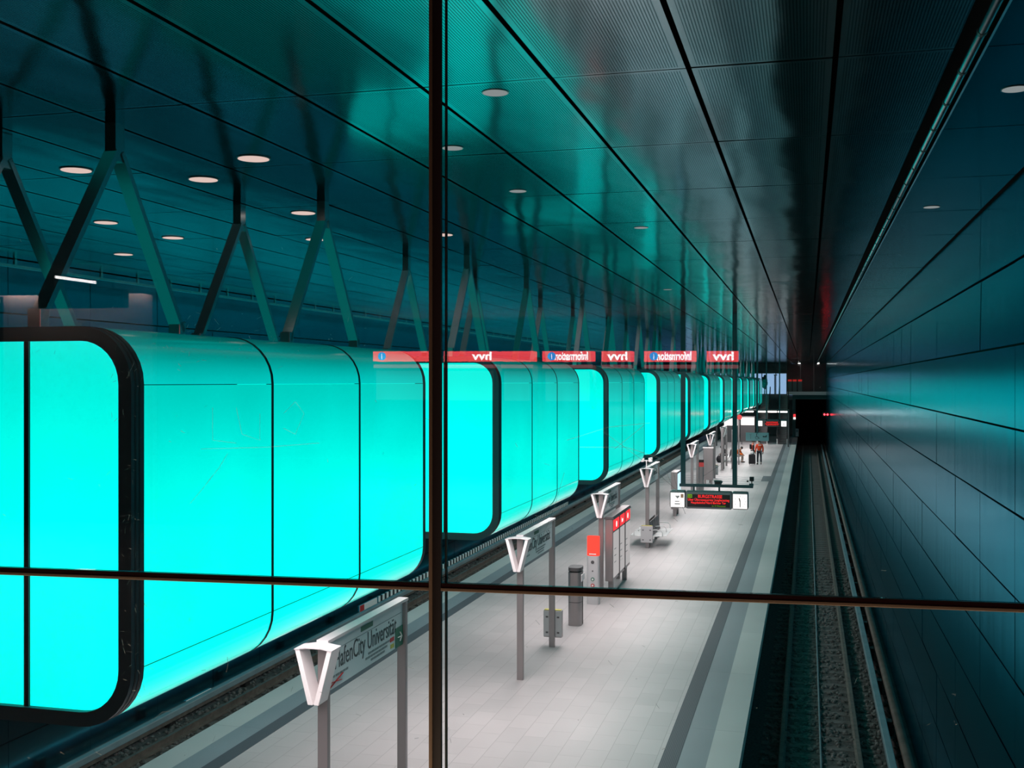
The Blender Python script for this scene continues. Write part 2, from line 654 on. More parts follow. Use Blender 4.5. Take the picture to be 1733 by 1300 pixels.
for p, mi in zip(me.polygons, mb.m):
    p.material_index = mi
    ox, oy = uvs[p.index // 6]
    for li in p.loop_indices:
        co = me.vertices[me.loops[li].vertex_index].co
        uvl.data[li].uv = (co.x - ox, co.y - oy)
ceiling = bpy.data.objects.new('ceiling', me)
COL.objects.link(ceiling)
struct(ceiling, 'dark glossy slotted metal sheet ceiling over the whole platform hall', 'ceiling')
mb = MB()
mb.box(WL - 0.3, WR + 0.3, Y0, YE + 3, CEIL + 0.3, CEIL + 0.4)
struct(mb.build('ceiling_void', M_VOID))


def wall_skin(name, x, sgn, mat, label):
    """rows of satin sheets; the rows above the third seam lean back by about a degree"""
    mb = MB()
    rows = []
    z = CEIL
    top = [8.6]
    zz = 8.6 - 0.855
    while zz > -0.8:
        top.append(zz)
        zz -= 0.868
    top.append(-1.25)
    y = 12.39 - 2.4 * 4
    spans = []
    while y < YE:
        spans.append((y, min(y + 2.4, YE)))
        y += 2.4
    for i in range(len(top) - 1):
        z1, z0 = top[i], top[i + 1]
        lean = 0.014 if i < 2 else 0.0
        for (u, v) in spans:
            g = 0.012
            j = [random.uniform(0, 0.007) for _ in range(2)]
            j = [j[0], j[1], j[0] + random.uniform(0, 0.002), j[1] + random.uniform(0, 0.002)]
            # hall-side face vertices
            xa0, xa1 = x + sgn * (j[0]), x + sgn * (j[1])
            xb0, xb1 = x + sgn * (j[2] + lean), x + sgn * (j[3] + lean)
            xo = x + sgn * 0.06
            mb.hexa([(xa0, u + 0.009, z0 + g), (xa1, v - 0.009, z0 + g), (xo, v - 0.009, z0 + g), (xo, u + 0.009, z0 + g),
                     (xb0, u + 0.009, z1 - g), (xb1, v - 0.009, z1 - g), (xo, v - 0.009, z1 - g), (xo, u + 0.009, z1 - g)])
    o = mb.build(name, mat)
    struct(o, label, 'wall')
    b = MB().box(min(x + sgn * 0.07, x + sgn * 0.3), max(x + sgn * 0.07, x + sgn * 0.3), Y0, YE, -1.6, CEIL + 0.35)
    bo = b.build(name + '_backing', M_VOID)
    struct(bo)
    return o


wall_skin('wall_right', WR, 1, M_WALL, 'satin blue grey metal sheet wall beside the right hand track')
wall_skin('wall_left', WL, -1, M_WALL, 'satin metal sheet wall behind the far track under the light containers')

# platform
mb = MB().box(PL + 1.32, PR - 1.32, Y0, YE, -0.25, 0.0)
struct(mb.build('floor', M_PAVE), 'light grey paved platform floor', 'floor')
for side, s, e in (('left', 1, PL), ('right', -1, PR)):
    def strip(a, b):
        return min(e + s * a, e + s * b), max(e + s * a, e + s * b)
    a, b = strip(0, 0.54)
    struct(MB().box(a, b, Y0, YE, -0.25, 0).build('trim_1' if side == 'left' else 'trim_4', M_EDGE), 'pale slab strip along the %s platform edge' % side, 'platform edge')
    a, b = strip(0.54, 1.02)
    struct(MB().box(a, b, Y0, YE, -0.25, 0).build('trim_2' if side == 'left' else 'trim_5', M_BLUEBAND), 'blue grey safety band near the %s platform edge' % side, 'platform band')
    a, b = strip(1.02, 1.32)
    struct(MB().box(a, b, Y0, YE, -0.25, 0.004).build('trim_3' if side == 'left' else 'trim_6', M_TACTILE), 'dark ribbed tactile strip beside the %s safety band' % side, 'tactile strip')
    a, b = strip(0.55, 0.8)
    struct(MB().box(a, b, Y0, YE, -1.6, -0.25).build('baseboard_' + side, M_CONC))
# attention field and wavy lines across the platform
struct(MB().box(-2.95, -2.3, 74.2, 78.3, 0.0, 0.006).build('trim_7', M_TACTILE), 'dark square tactile field on the platform beyond the hanging clock', 'tactile field')
for k in range(4):
    pts = []
    for i in range(40):
        x = -9.4 + i * (6.4 / 39)
        pts.append((x, 72.0 + k * 1.75 + 0.35 * math.sin(x * 4.2 + k), 0.0))
    m2 = MB()
    for p, q in zip(pts[:-1], pts[1:]):
        m2.hexa([(p[0], p[1] - 0.12, -0.01), (q[0], q[1] - 0.12, -0.01), (q[0], q[1] + 0.12, -0.01), (p[0], p[1] + 0.12, -0.01),
                 (p[0], p[1] - 0.12, 0.005), (q[0], q[1] - 0.12, 0.005), (q[0], q[1] + 0.12, 0.005), (p[0], p[1] + 0.12, 0.005)])
    struct(m2.build('trim_%d' % (8 + k), M_BLUEBAND), 'wavy grey inlay line across the paving, %s from the hanging clock' % ORD[k], 'floor inlay')

# track beds
struct(MB().box(PR - 0.8, WR + 0.2, Y0, YE + 40, -1.7, -1.16).build('ground_right', M_BALLAST), 'dark ballast bed of the right hand track', 'track bed')
struct(MB().box(WL - 0.2, PL + 0.8, Y0, YE + 40, -1.7, -1.16).build('ground_left', M_BALLAST), 'dark ballast bed of the track behind the light containers', 'track bed')


def stones(name, xs, y0, y1, n, label):
    mb = MB()
    g = (1 + 5 ** 0.5) / 2
    iv = [(-1, g, 0), (1, g, 0), (-1, -g, 0), (1, -g, 0), (0, -1, g), (0, 1, g), (0, -1, -g), (0, 1, -g), (g, 0, -1), (g, 0, 1), (-g, 0, -1), (-g, 0, 1)]
    fv = [(0, 11, 5), (0, 5, 1), (0, 1, 7), (0, 7, 10), (0, 10, 11), (1, 5, 9), (5, 11, 4), (11, 10, 2), (10, 7, 6), (7, 1, 8),
          (3, 9, 4), (3, 4, 2), (3, 2, 6), (3, 6, 8), (3, 8, 9), (4, 9, 5), (2, 4, 11), (6, 2, 10), (8, 6, 7), (9, 8, 1)]
    for _ in range(n):
        y = y0 + (y1 - y0) * random.random() ** 1.6
        x = random.uniform(*xs)
        # ballast lies lower on top of sleepers
        r = random.uniform(0.03, 0.06)
        sc = (random.uniform(0.7, 1.3), random.uniform(0.7, 1.3), random.uniform(0.6, 1.0))
        b = len(mb.v)
        for p in iv:
            mb.v.append((x + p[0] * r * sc[0] * 0.6, y + p[1] * r * sc[1] * 0.6, -1.15 + random.uniform(0, 0.01) + p[2] * r * sc[2] * 0.6))
        for q in fv:
            mb.face([b + i for i in q])
    o = mb.build(name, M_STONE)
    tag(o, label, 'ballast', None, 'stuff')
    return o


stones('ballast', (-0.9, 1.95), 9.0, 50.0, 5200, 'loose dark stones between the sleepers of the right hand track')
stones('ballast', (-13.9, -11.0), 12.0, 50.0, 4200, 'loose dark stones along the track behind the light containers')


def track(xc, label, y0, side):
    t = thing('track', label, 'track', (xc, 0, -1.16))
    prof = [(-0.07, 0.03), (0.07, 0.03), (0.07, 0.05), (0.012, 0.065), (0.012, 0.16), (0.036, 0.17), (0.036, 0.21), (-0.036, 0.21), (-0.036, 0.17), (-0.012, 0.16), (-0.012, 0.065), (-0.07, 0.05)]
    for s in (-0.755, 0.755):
        MB().prism([(x + s, z) for x, z in prof], Y0, YE + 35).build('rail', M_RAIL, t)
    y = y0
    me = None
    for k in range(100):
        if me is None:
            o = MB().box(-1.2, 1.2, -0.13, 0.13, -0.15, 0.015).build('sleeper', M_SLEEPER, t, bevel=0.015)
            me = o.data
        else:
            o = bpy.data.objects.new('sleeper', me)
            COL.objects.link(o)
            o.parent = t
        o.location = (0, y, 0)
        y += 0.63
    rest = MB()
    while y < YE + 5:
        rest.box(-1.2, 1.2, y - 0.13, y + 0.13, -0.15, 0.015)
        y += 0.63
    o = rest.build('sleeper_run', M_SLEEPER, t)
    o['kind'] = 'stuff'
    return t


track(0.25, 'right hand track with brown rails and concrete sleepers below the wall', 9.0, 1)
track(-12.25, 'track behind the light containers, seen at lower left past the platform', 11.0, -1)


def third_rail(x, sgn, label):
    t = thing('third_rail', label, 'rail', (x, 0, -1.16))
    MB().box(-0.075, 0.075, Y0, YE, 0.25, 0.40).build('cover', M_COVER, t, bevel=0.02)
    MB().prism([(-0.035, 0.16), (0.035, 0.16), (0.035, 0.25), (-0.035, 0.25)], Y0, YE).build('conductor', M_RAIL, t)
    y = 8.3
    while y < 95:
        MB().box(min(0.05 * sgn, 0.2 * sgn), max(0.05 * sgn, 0.2 * sgn), y - 0.12, y + 0.12, 0.0, 0.34).build('bracket', M_BLACK, t, bevel=0.01)
        y += 3.4
    return t


third_rail(1.56, 1, 'third rail under a blue grey cover beside the right hand track')
third_rail(-13.56, -1, 'third rail under a blue grey cover along the wall of the far track')
o = MB().tube([(1.87, Y0, -0.80), (1.87, YE, -0.80)], 0.095, 14).build('cable_pipe', M_PIPE, smooth=True)
tag(o, 'thick brown cable pipe at the foot of the right wall', 'pipe')
o = MB().tube([(0.26, Y0, -1.09), (0.26, 60, -1.09), (0.26, YE, -1.09)], 0.022, 8).build('cable', M_COVER, smooth=True)
tag(o, 'thin cable lying midway between the rails of the right hand track', 'cable')
# plinths at the wall feet
struct(MB().box(WR - 0.12, WR + 0.05, Y0, YE, -1.3, -0.9).build('trim_20', M_CONC))
struct(MB().box(WL - 0.05, WL + 0.2, Y0, YE, -1.3, -0.98).build('trim_21', M_CONC))

# white dashes and small plates low on the left wall
m = ribbed('black and white dashes', (0.95, 0.97, 0.97), (0.01, 0.02, 0.025), 0.38, 1)
o = MB().box(WL + 0.0, WL + 0.03, 35.2, 66.0, -0.97, -0.78).build('dash_strip', m)
tag(o, 'black and white dashed strip low on the wall of the far track', 'marking strip')
t = thing('stop_plate', 'white plate with two black arrows low on the left wall under the nearest container', 'sign', (WL, 23.7, -1.04))
MB().box(0.004, 0.03, -0.56, 0.56, -0.075, 0.075).build('plate', M_WHITE, t, bevel=0.004)
lettering('KURZZUGHALT', 0.1, (0.033, -0.36, -0.035), '+x', M_INK, t, width=0.72)
for s in (-1, 1):
    a = MB()
    a.v = [(0.03, s * 0.53, 0), (0.03, s * 0.46, 0.045), (0.03, s * 0.46, -0.045), (0.036, s * 0.53, 0), (0.036, s * 0.46, 0.045), (0.036, s * 0.46, -0.045)]
    for q in ((0, 1, 2), (3, 5, 4), (0, 3, 4, 1), (1, 4, 5, 2), (2, 5, 3, 0)):
        a.face(q)
    a.bar((0.033, s * 0.46, 0), (0.033, s * 0.39, 0), 0.02, 0.006)
    a.build('arrow', M_INK, t)
t = thing('marker_plate', 'small red and white plate at the near end of the dashed strip', 'sign', (WL, 34.3, -0.88))
MB().box(0.004, 0.03, -0.75, 0.75, -0.1, 0.1).build('plate', M_WHITE, t, bevel=0.004)
MB().box(0.03, 0.036, -0.75, -0.4, -0.1, 0.1).build('red_field', M_RED, t)

# ceiling slots: pipe on the right, hangers
t = thing('ceiling_pipe', 'slim pale pipe with collars running along the ceiling slot by the right wall', 'pipe', (1.0, 0, 8.575))
MB().tube([(0, Y0, 0), (0, YE, 0)], 0.026, 12).build('pipe', M_TEALPIPE, t, smooth=True)
y = 3.6
k = 0
while y < 62:
    MB().tube([(0, y, 0), (0, y + 0.05, 0)], 0.031, 12).build('collar', M_BLACK, t)
    y += 0.86
for sx, nm in ((-13.12, 'ceiling_rail'),):
    t = thing(nm, 'thin dark rail on hangers in the ceiling slot above the far track', 'rail', (sx, 0, 8.5))
    MB().box(-0.02, 0.02, Y0, YE, -0.05, 0.0).build('rail', M_STRUT, t)
    y = 9.0
    while y < 84:
        MB().box(-0.02, 0.02, y - 0.03, y + 0.03, 0.0, 0.35).build('hanger', M_STRUT, t)
        y += 1.2
o = MB().box(1.06, 1.075, Y0, YE, 8.57, 8.62).build('trim_22', M_CHROME)
struct(o)

# ------------------------------------------------------------------ the cyan light containers
CW, CH, CR, CLEN = 2.70, 2.89, 0.42, 6.30
outer = rr(CW, CH, CR)
Z_CONT = 4.01


def off(d):
    return [(x, z + d) for x, z in rr(CW - 2 * d, CH - 2 * d, CR - d)]


def make_container(label):
    t = thing('light_container', label, 'light container', (-6.0, 6.94, Z_CONT), 0, 'cyan light containers above the platform')
    inner = off(0.105)
    for y0, y1 in ((0.0, 0.16), (CLEN - 0.1, CLEN)):
        MB().ring(off(0.0), inner, y0, y1).build('end_frame', M_FRAME, t, smooth='angle')
        ya, yb = (y0 - 0.004, y0 + 0.02) if y0 == 0 else (y1 - 0.02, y1 + 0.004)
    for ya in (0.045, 0.095):
        MB().ring(off(-0.003), off(0.03), ya, ya + 0.018).build('frame_groove', M_JOINT, t)
    ins = off(0.103)
    fr = [p for p in ins]
    for yy, name in ((0.05, 'end_panel'), (CLEN - 0.06, 'end_panel')):
        MB().prism(fr, yy, yy + 0.015).build(name, M_END, t)
    jb = MB()
    for x in (-0.45, 0.45):
        jb.box(x - 0.02, x + 0.02, 0.03, 0.06, 0.10, CH - 0.10)
    jb.build('panel_joint', M_JOINT, t)
    segs = [(0.16, 2.14), (2.17, 4.15), (4.18, CLEN - 0.1)]
    n = 9
    o_, i_ = off(0.0), off(0.03)
    up_o = o_[0:18]
    up_i = i_[0:18]
    lo_o = o_[18:36]
    lo_i = i_[18:36]
    for (a, b) in segs:
        MB().ring(up_o, up_i, a, b, 0, False, 1).build('upper_shell', [M_TOP, M_JOINT], t, smooth='angle')
        MB().ring(lo_o, lo_i, a, b, 0, False, 2, lambda k: 1 if k == 8 else 0).build('lower_shell', [M_LOW, M_WHITE_UNDER, M_JOINT], t, smooth='angle')
        for s in (1, -1):
            x1, x0 = s * CW / 2, s * (CW / 2 - 0.03)
            pb = MB().box(min(x0, x1), max(x0, x1), a, b, CR + 0.006, CH - CR - 0.006)
            for i, f in enumerate(pb.f):
                xs = [pb.v[j][0] for j in f]
                pb.m[i] = 0 if all(abs(x - x1) < 1e-6 for x in xs) else 1
            pb.build('side_panel', [M_SIDE, M_JOINT], t)
    for a in (2.155, 4.165):
        MB().ring(off(-0.006), off(0.05), a - 0.018, a + 0.018).build('joint_ring', M_JOINT, t)
    # suspension: four V shaped leg pairs in two rows, each below a hanger
    for yy in (0.98, 5.01):
        for x in (-0.54, 0.54):
            for sg in (-1, 1):
                MB().bar((x, yy + sg * 0.95, CH + 0.05), (x, yy + sg * 0.03, 4.36), 0.05, 0.12, up=(1, 0, 0)).build('strut', M_STRUT, t)
                MB().box(x - 0.06, x + 0.06, yy + sg * 0.93 - 0.05, yy + sg * 0.93 + 0.05, CH - 0.01, CH + 0.14).build('foot_bracket', M_STRUT, t, bevel=0.01)
            MB().box(x - 0.05, x + 0.05, yy - 0.06, yy + 0.06, 4.28, CEIL - Z_CONT).build('hanger', M_STRUT, t)
    return t


first = make_container('nearest cyan light container, its glowing end cut by the left picture edge')
PITCH = 9.74
for k in range(1, 12):
    c = copy_tree(first)
    c.location = (-6.0, 6.94 + PITCH * k, Z_CONT)
    if k == 1:
        c['label'] = 'cyan light container behind the nearest one, its end just right of the window mullion'
    elif k == 11:
        c['label'] = 'last cyan light container at the far end of the row'
    else:
        c['label'] = '%s cyan light container of the row, counted from the near end' % ORD[k]

# ------------------------------------------------------------------ ceiling downlights
dl_rows = {1.44: [8.62, 14.19], -2.19: [7.76, 15.07], -3.08: [9.5, 11.83, 25.36],
           -5.03: [9.46, 15.05], -6.05: [10.3, 12.66], -7.0: [9.52, 15.07], -8.93: [12.76, 14.36],
           -10.88: [16.02]}
dim_cols = (1.44, -2.19, -3.08)
rowname = {1.44: 'by the right wall', -2.19: 'nearest the dark right track strip', -3.08: 'right of the containers',
           -5.03: 'over the containers\' right edge', -6.05: 'over the containers\' middle', -7.0: 'over the containers\' left edge',
           -8.93: 'just beyond the containers', -10.88: 'over the far track'}
M_HALO_DIM = glow('dim downlight', (0.85, 0.95, 0.95), 0.3)  # weaker emission for the rows in dim_cols
protos = {}
for x in dl_rows:
    for i, y in enumerate(dl_rows[x]):
        lab = 'round ceiling downlight, %s along the row %s' % (ORD[i], rowname[x])
        lit = x not in dim_cols
        if lit not in protos:
            t = thing('ceiling_downlight', lab, 'downlight', (x, y, CEIL), 0, 'round ceiling downlights')
            MB().tube([(0, 0, 0.005), (0, 0, -0.008)], 0.16, 28).build('trim_ring', M_STEEL, t)
            MB().tube([(0, 0, -0.002), (0, 0, -0.011)], 0.145, 28).build('diffuser', M_HALO if lit else M_HALO_DIM, t)
            if not lit:
                t.scale = (0.62, 0.62, 0.62)
            protos[lit] = t
        else:
            c = copy_tree(protos[lit])
            c.location = (x, y, CEIL)
            c['label'] = lab

for x, lab in ((-0.9, 'small bright ceiling lamp above the tunnel mouth, left one of two'), (1.2, 'small bright ceiling lamp above the tunnel mouth, right one of two')):
    t = thing('ceiling_lamp', lab, 'lamp', (x, 131.6, CEIL), 0, 'ceiling lamps above the tunnel mouth')
    MB().tube([(0, 0, 0.005), (0, 0, -0.02)], 0.15, 20).build('trim_ring', M_STEEL, t)
    MB().tube([(0, 0, -0.015), (0, 0, -0.03)], 0.12, 20).build('diffuser', glow('bright end lamp', (1.0, 0.92, 0.88), 60.0), t)

# ------------------------------------------------------------------ platform furniture


def station_sign(y, ya, label, near):
    """two posts 3.1 m apart with a glass name board and, on the near post, a V of two small boards"""
    t = thing('station_sign', label, 'sign', (-6.05, y, 0), 0, 'name signs on paired posts along the platform')
    L = ya
    for yy in (0, L):
        MB().box(-0.07, 0.07, yy - 0.045, yy + 0.045, 0, 3.12).build('post', M_STEEL, t, bevel=0.006)
    MB().box(-0.08, 0.08, -0.05, L + 0.05, 3.12, 3.16).build('top_rail', M_GREYPAINT, t)
    pn = MB().box(-0.02, 0.02, 0.05, L - 0.05, 2.46, 3.11).build('sign_panel', M_SIGNGLASS, t)
    lettering('HafenCity Universität', 0.36, (0.024, 0.28, 2.70), '+x', M_INK, pn, width=L - 0.62)
    tx = MB()
    for (a, b, z) in ((0.12, 0.72, 2.60), (1.45, 2.25, 2.62), (1.35, 2.2, 2.565), (1.55, 2.1, 2.51)):
        yy = a
        while yy < b:
            w = random.uniform(0.05, 0.12)
            tx.box(0.02, 0.024, yy, yy + w, z, z + 0.03)
            yy += w + 0.02
    tx.build('small_print', M_INK_SOFT, pn)
    MB().box(0.02, 0.025, 1.18, 1.62, 3.0, 3.07).build('line_plate', M_GREEN, pn)
    ln = MB()
    ln.box(0.02, 0.024, 0.1, L - 0.1, 2.955, 2.962)
    ln.build('rule_line', M_INK_SOFT, pn)
    if near:
        x = MB()
        x.bar((0.026, 0.10, 2.49), (0.026, 0.55, 2.60), 0.006, 0.022, up=(1, 0, 0))
        x.bar((0.026, 0.12, 2.56), (0.026, 0.50, 2.52), 0.006, 0.022, up=(1, 0, 0))
        x.build('red_scribble', M_RED, pn)
        e = MB().box(0.021, 0.03, L - 0.36, L - 0.06, 2.46, 2.76).build('exit_plate', M_GREEN, pn)
        a = MB()
        a.bar((0.033, L - 0.29, 2.61), (0.033, L - 0.13, 2.61), 0.005, 0.03, up=(1, 0, 0))
        a.bar((0.033, L - 0.20, 2.68), (0.033, L - 0.13, 2.61), 0.005, 0.03, up=(1, 0, 0))
        a.bar((0.033, L - 0.20, 2.54), (0.033, L - 0.13, 2.61), 0.005, 0.03, up=(1, 0, 0))
        a.build('arrow', M_WHITE, e)
        y_ = MB().box(0.021, 0.026, L - 0.56, L - 0.42, 2.50, 2.56).build('line_mark', M_YELLOW, pn)
        y_ = MB().box(0.021, 0.026, L - 0.58, L - 0.42, 2.60, 2.66).build('line_mark', M_RED, pn)
    # the V
    for s in (-1, 1):
        v = MB()
        y0, y1 = -0.33, -0.05
        xo, xi = s * 0.255, s * 0.19
        bo, bi = s * 0.075, s * 0.005
        v.hexa([(min(bo, bi), y0, 2.40), (max(bo, bi), y0, 2.40), (max(bo, bi), y1, 2.40), (min(bo, bi), y1, 2.40),
                (min(xo, xi), y0, 3.10), (max(xo, xi), y0, 3.10), (max(xo, xi), y1, 3.10), (min(xo, xi), y1, 3.10)])
        v.build('board', M_WHITEPAINT, t, bevel=0.006)
    tp = MB()
    tp.prism([(-0.26, 3.09), (-0.10, 3.115), (0.10, 3.115), (0.26, 3.09), (0.26, 3.105), (0.10, 3.13), (-0.10, 3.13), (-0.26, 3.105)], -0.34, -0.04)
    tp.build('top_plate', M_GREYPAINT, t)
    return t


station_sign(13.27, 2.88, 'nearest name sign on two posts, at the lower left with a red scribble', True)
station_sign(23.45, 3.1, 'second name sign, its V boards right of the mullion above the horizontal bar', False)
station_sign(33.25, 3.1, 'name sign rising from the red topped help column and the display case', False)
station_sign(43.3, 3.1, 'name sign over the white bench, behind the display case', False)
station_sign(60.7, 3.1, 'name sign seen between the two teal poles of the hanging display', False)
station_sign(72.4, 3.3, 'name sign just right of the slim grey pillars beyond the hanging display', False)
station_sign(84.0, 3.1, 'farthest name sign, by the pole left of the people in orange', False)


def litter_box(loc, label):
    t = thing('litter_box', label, 'litter bin', loc, 0, 'flat steel litter boxes on the sign posts')
    MB().box(-0.23, 0.23, -0.20, -0.05, 0.22, 0.88).build('box', M_STEEL, t, bevel=0.015)
    MB().box(-0.23, 0.23, -0.205, -0.19, 0.24, 0.86).build('front_plate', M_GREYPAINT, t, bevel=0.004)
    for x in (-0.14, 0.14):
        for z in (0.34, 0.72):
            MB().box(x - 0.03, x + 0.03, -0.215, -0.2, z - 0.02, z + 0.02).build('latch', M_STEEL_DK, t)
    MB().box(-0.21, 0.21, -0.19, -0.06, 0.88, 0.895).build('lid', M_YELLOW, t)
    return t


litter_box((-6.05, 26.81, 0), 'flat steel litter box on the far post of the second name sign')
litter_box((-6.05, 43.305, 0), 'flat grey litter box on the post at the near end of the white bench')
litter_box((-6.05, 75.963, 0), 'small grey litter box on a post right of the slim pillars')

# tall waste bin
t = thing('waste_bin', 'tall rounded steel waste bin standing left of the red topped help column', 'waste bin', (-6.0, 27.9 + 1.3, 0))
prof = []
body = []
for k in range(24):
    a = 2 * PI * k / 24
    body.append((0.17 * math.cos(a) * 1.0, 0.24 * math.sin(a)))


def oval(name, z0, z1, sx, sy, mat, parent, n=28, cx=0, cy=0):
    m = MB()
    b = 0
    for z in (z0, z1):
        for k in range(n):
            a = 2 * PI * k / n
            ca, sa = math.cos(a), math.sin(a)
            e = 0.55
            m.v.append((cx + sx * math.copysign(abs(ca) ** e, ca), cy + sy * math.copysign(abs(sa) ** e, sa), z))
    for k in range(n):
        k2 = (k + 1) % n
        m.face((k, k2, n + k2, n + k))
    m.face(list(range(n))[::-1])
    m.face(list(range(n, 2 * n)))
    return m.build(name, mat, parent)


oval('lower_body', 0.0, 0.62, 0.18, 0.27, M_STEEL, t)
oval('gap_line', 0.62, 0.635, 0.172, 0.262, M_BLACK, t)
oval('upper_body', 0.635, 1.42, 0.18, 0.27, M_STEEL, t)
oval('lid', 1.46, 1.55, 0.18, 0.27, M_STEEL_DK, t)
oval('opening', 1.42, 1.46, 0.15, 0.24, M_BLACK, t)
MB().box(0.181, 0.2, -0.2, 0.2, 1.18, 1.36).build('slot_flap', M_WHITEPAINT, t, bevel=0.004)
MB().box(0.17, 0.19, -0.01, 0.0, 0.02, 1.4).build('door_line', M_BLACK, t)

# help column
t = thing('help_column', 'grey help column with glowing red cap in front of the display case', 'help column', (-6.05, 32.0, 0))
oval('column', 0.0, 1.42, 0.18, 0.13, M_GREYPAINT, t)
o = oval('lit_cap', 1.42, 1.98, 0.18, 0.13, M_REDLAMP, t)
MB().box(-0.1, 0.1, -0.136, -0.128, 1.46, 1.49).build('white_line', M_WHITE, t)
MB().tube([(0, -0.125, 1.24), (0, -0.14, 1.24)], 0.05, 16).build('speaker_grille', M_STEEL_DK, t)
MB().tube([(0, -0.125, 0.98), (0, -0.138, 0.98)], 0.022, 12).build('microphone', M_STEEL_DK, t)
for z, mt, rim in ((0.74, M_GREEN, 0), (0.56, M_RED, 1)):
    MB().tube([(0, -0.125, z), (0, -0.136, z)], 0.055, 16).build('button_ring', mt, t)
    MB().tube([(0, -0.13, z), (0, -0.148, z)], 0.03, 16).build('button', M_WHITEPAINT, t)

# display case with three lit posters
t = thing('display_case', 'three bay lit display case with red headers beside the help column', 'display case', (-5.78, 33.2, 0))
CL = 3.3
CZ0, CZ1 = 0.46, 2.34
MB().box(-0.14, 0.10, 0.0, CL, CZ0, CZ1).build('case_body', M_STEEL, t, bevel=0.015)
rf = MB()
rf.prism([(-0.18, CZ1), (0.14, CZ1), (0.10, CZ1 + 0.07), (-0.14, CZ1 + 0.07)], -0.04, CL + 0.04)
rf.build('roof', M_STEEL_DK, t)
for (yy) in (0.35, CL - 0.35):
    MB().box(-0.09, 0.05, yy - 0.09, yy + 0.09, 0, CZ0 + 0.02).build('leg', M_STEEL, t)
bw = CL / 3
for k in range(3):
    a, b = 0.06 + k * bw, (k + 1) * bw - 0.06
    MB().box(0.10, 0.112, a, b, CZ0 + 0.1, CZ1 - 0.42).build('poster', M_POSTER, t)
    MB().box(0.10, 0.118, a, b, CZ1 - 0.36, CZ1 - 0.04).build('header', M_REDHEAD, t)
    if k == 1:
        lettering('hvv', 0.22, (0.122, (a + b) / 2, CZ1 - 0.27), '+x', M_WHITEGLOW, t, align='CENTER')
    else:
        MB().disc((0.121, (a + b) / 2, CZ1 - 0.2), 0.09, 20, 'x', 0.006).build('header_symbol', M_WHITEGLOW, t)
    if k < 2:
        MB().box(0.10, 0.13, b + 0.02, b + 0.1, CZ0 + 0.02, CZ1 - 0.02).build('divider', M_STEEL_DK, t)
    pl = MB()
    for z in (1.2, 1.4, 1.0):
        pl.box(0.112, 0.114, a + 0.12, a + 0.45, z, z + 0.02)
    pl.build('poster_print', M_INK_SOFT, t)


# double sided bench
def bench(loc, label, n=4):
    t = thing('bench', label, 'bench', loc, 0, 'white metal benches')
    MB().box(-0.05, 0.05, 0.0, 0.62 * n + 0.2, 0.30, 0.38).build('beam', M_STEEL, t)
    for yy in (0.3, 0.62 * n - 0.1):
        MB().box(-0.05, 0.05, yy - 0.05, yy + 0.05, 0, 0.31).build('leg', M_STEEL, t)
    for s in (-1, 1):
        st = MB()
        for k in range(n):
            y0 = 0.1 + k * 0.62
            st = MB()
            st.hexa([(s * 0.14, y0, 0.40), (s * 0.70, y0, 0.44), (s * 0.70, y0 + 0.58, 0.44), (s * 0.14, y0 + 0.58, 0.40),
                     (s * 0.14, y0, 0.42), (s * 0.70, y0, 0.46), (s * 0.70, y0 + 0.58, 0.46), (s * 0.14, y0 + 0.58, 0.42)])
            st.build('seat', M_WIRE, t, bevel=0.008)
            bk = MB()
            for j in range(5):
                bk.bar((s * 0.15, y0 + 0.06 + j * 0.115, 0.46), (s * 0.06, y0 + 0.06 + j * 0.115, 0.98), 0.09, 0.02, up=(1, 0, 0))
            bk.bar((s * 0.06, y0 + 0.01, 0.98), (s * 0.06, y0 + 0.57, 0.98), 0.03, 0.03)
            bk.bar((s * 0.15, y0 + 0.01, 0.45), (s * 0.15, y0 + 0.57, 0.45), 0.03, 0.03)
            bk.build('backrest', M_STEEL_DK, t)
        for k in (0, 2, 4):
            if k > n:
                continue
            yy = 0.08 + k * 0.62 if k else 0.1
            MB().tube([(s * 0.12, yy, 0.66), (s * 0.30, yy, 0.68), (s * 0.5, yy, 0.66), (s * 0.56, yy, 0.56), (s * 0.56, yy, 0.44)], 0.018, 8).build('armrest', M_WIRE, t, smooth=True)
    return t


bench((-6.05, 43.45, 0), 'white double sided metal bench under the fourth name sign, past the display case')
bench((-5.95, 90.9, 0), 'distant white bench on which two people sit')

# pair of white boxes on the fourth sign's V
t = thing('twin_speaker', 'pair of small white speakers on a stem above the V boards by the bench', 'speaker', (-6.05, 43.05, 3.16))
MB().tube([(0, 0, 0), (0, 0, 0.30)], 0.02, 8).build('stem', M_WHITEPAINT, t)
for s in (-1, 1):
    MB().box(s * 0.16 - 0.08, s * 0.16 + 0.08, -0.1, 0.1, 0.22, 0.42).build('speaker_box', M_WHITEPAINT, t, bevel=0.04)
MB().tube([(-0.16, 0, 0.27), (0.16, 0, 0.27)], 0.02, 8).build('cross_arm', M_WHITEPAINT, t)

# screen pillar left behind the hanging display
t = thing('poster_pillar', 'grey pillar with a bright side screen behind the left end of the hanging display', 'pillar', (-6.19, 54.2, 0))
MB().box(-0.17, 0.14, -0.5, 0.9, 0.35, 2.15).build('case_body', M_STEEL, t, bevel=0.02)
MB().box(0.14, 0.15, -0.45, 0.85, 0.45, 2.05).build('screen', glow('cool screen', (0.55, 0.8, 0.95), 1.3), t)
MB().box(-0.09, 0.06, -0.4, -0.2, 0, 0.36).build('leg', M_STEEL, t)
MB().box(-0.09, 0.06, 0.6, 0.8, 0, 0.36).build('leg', M_STEEL, t)
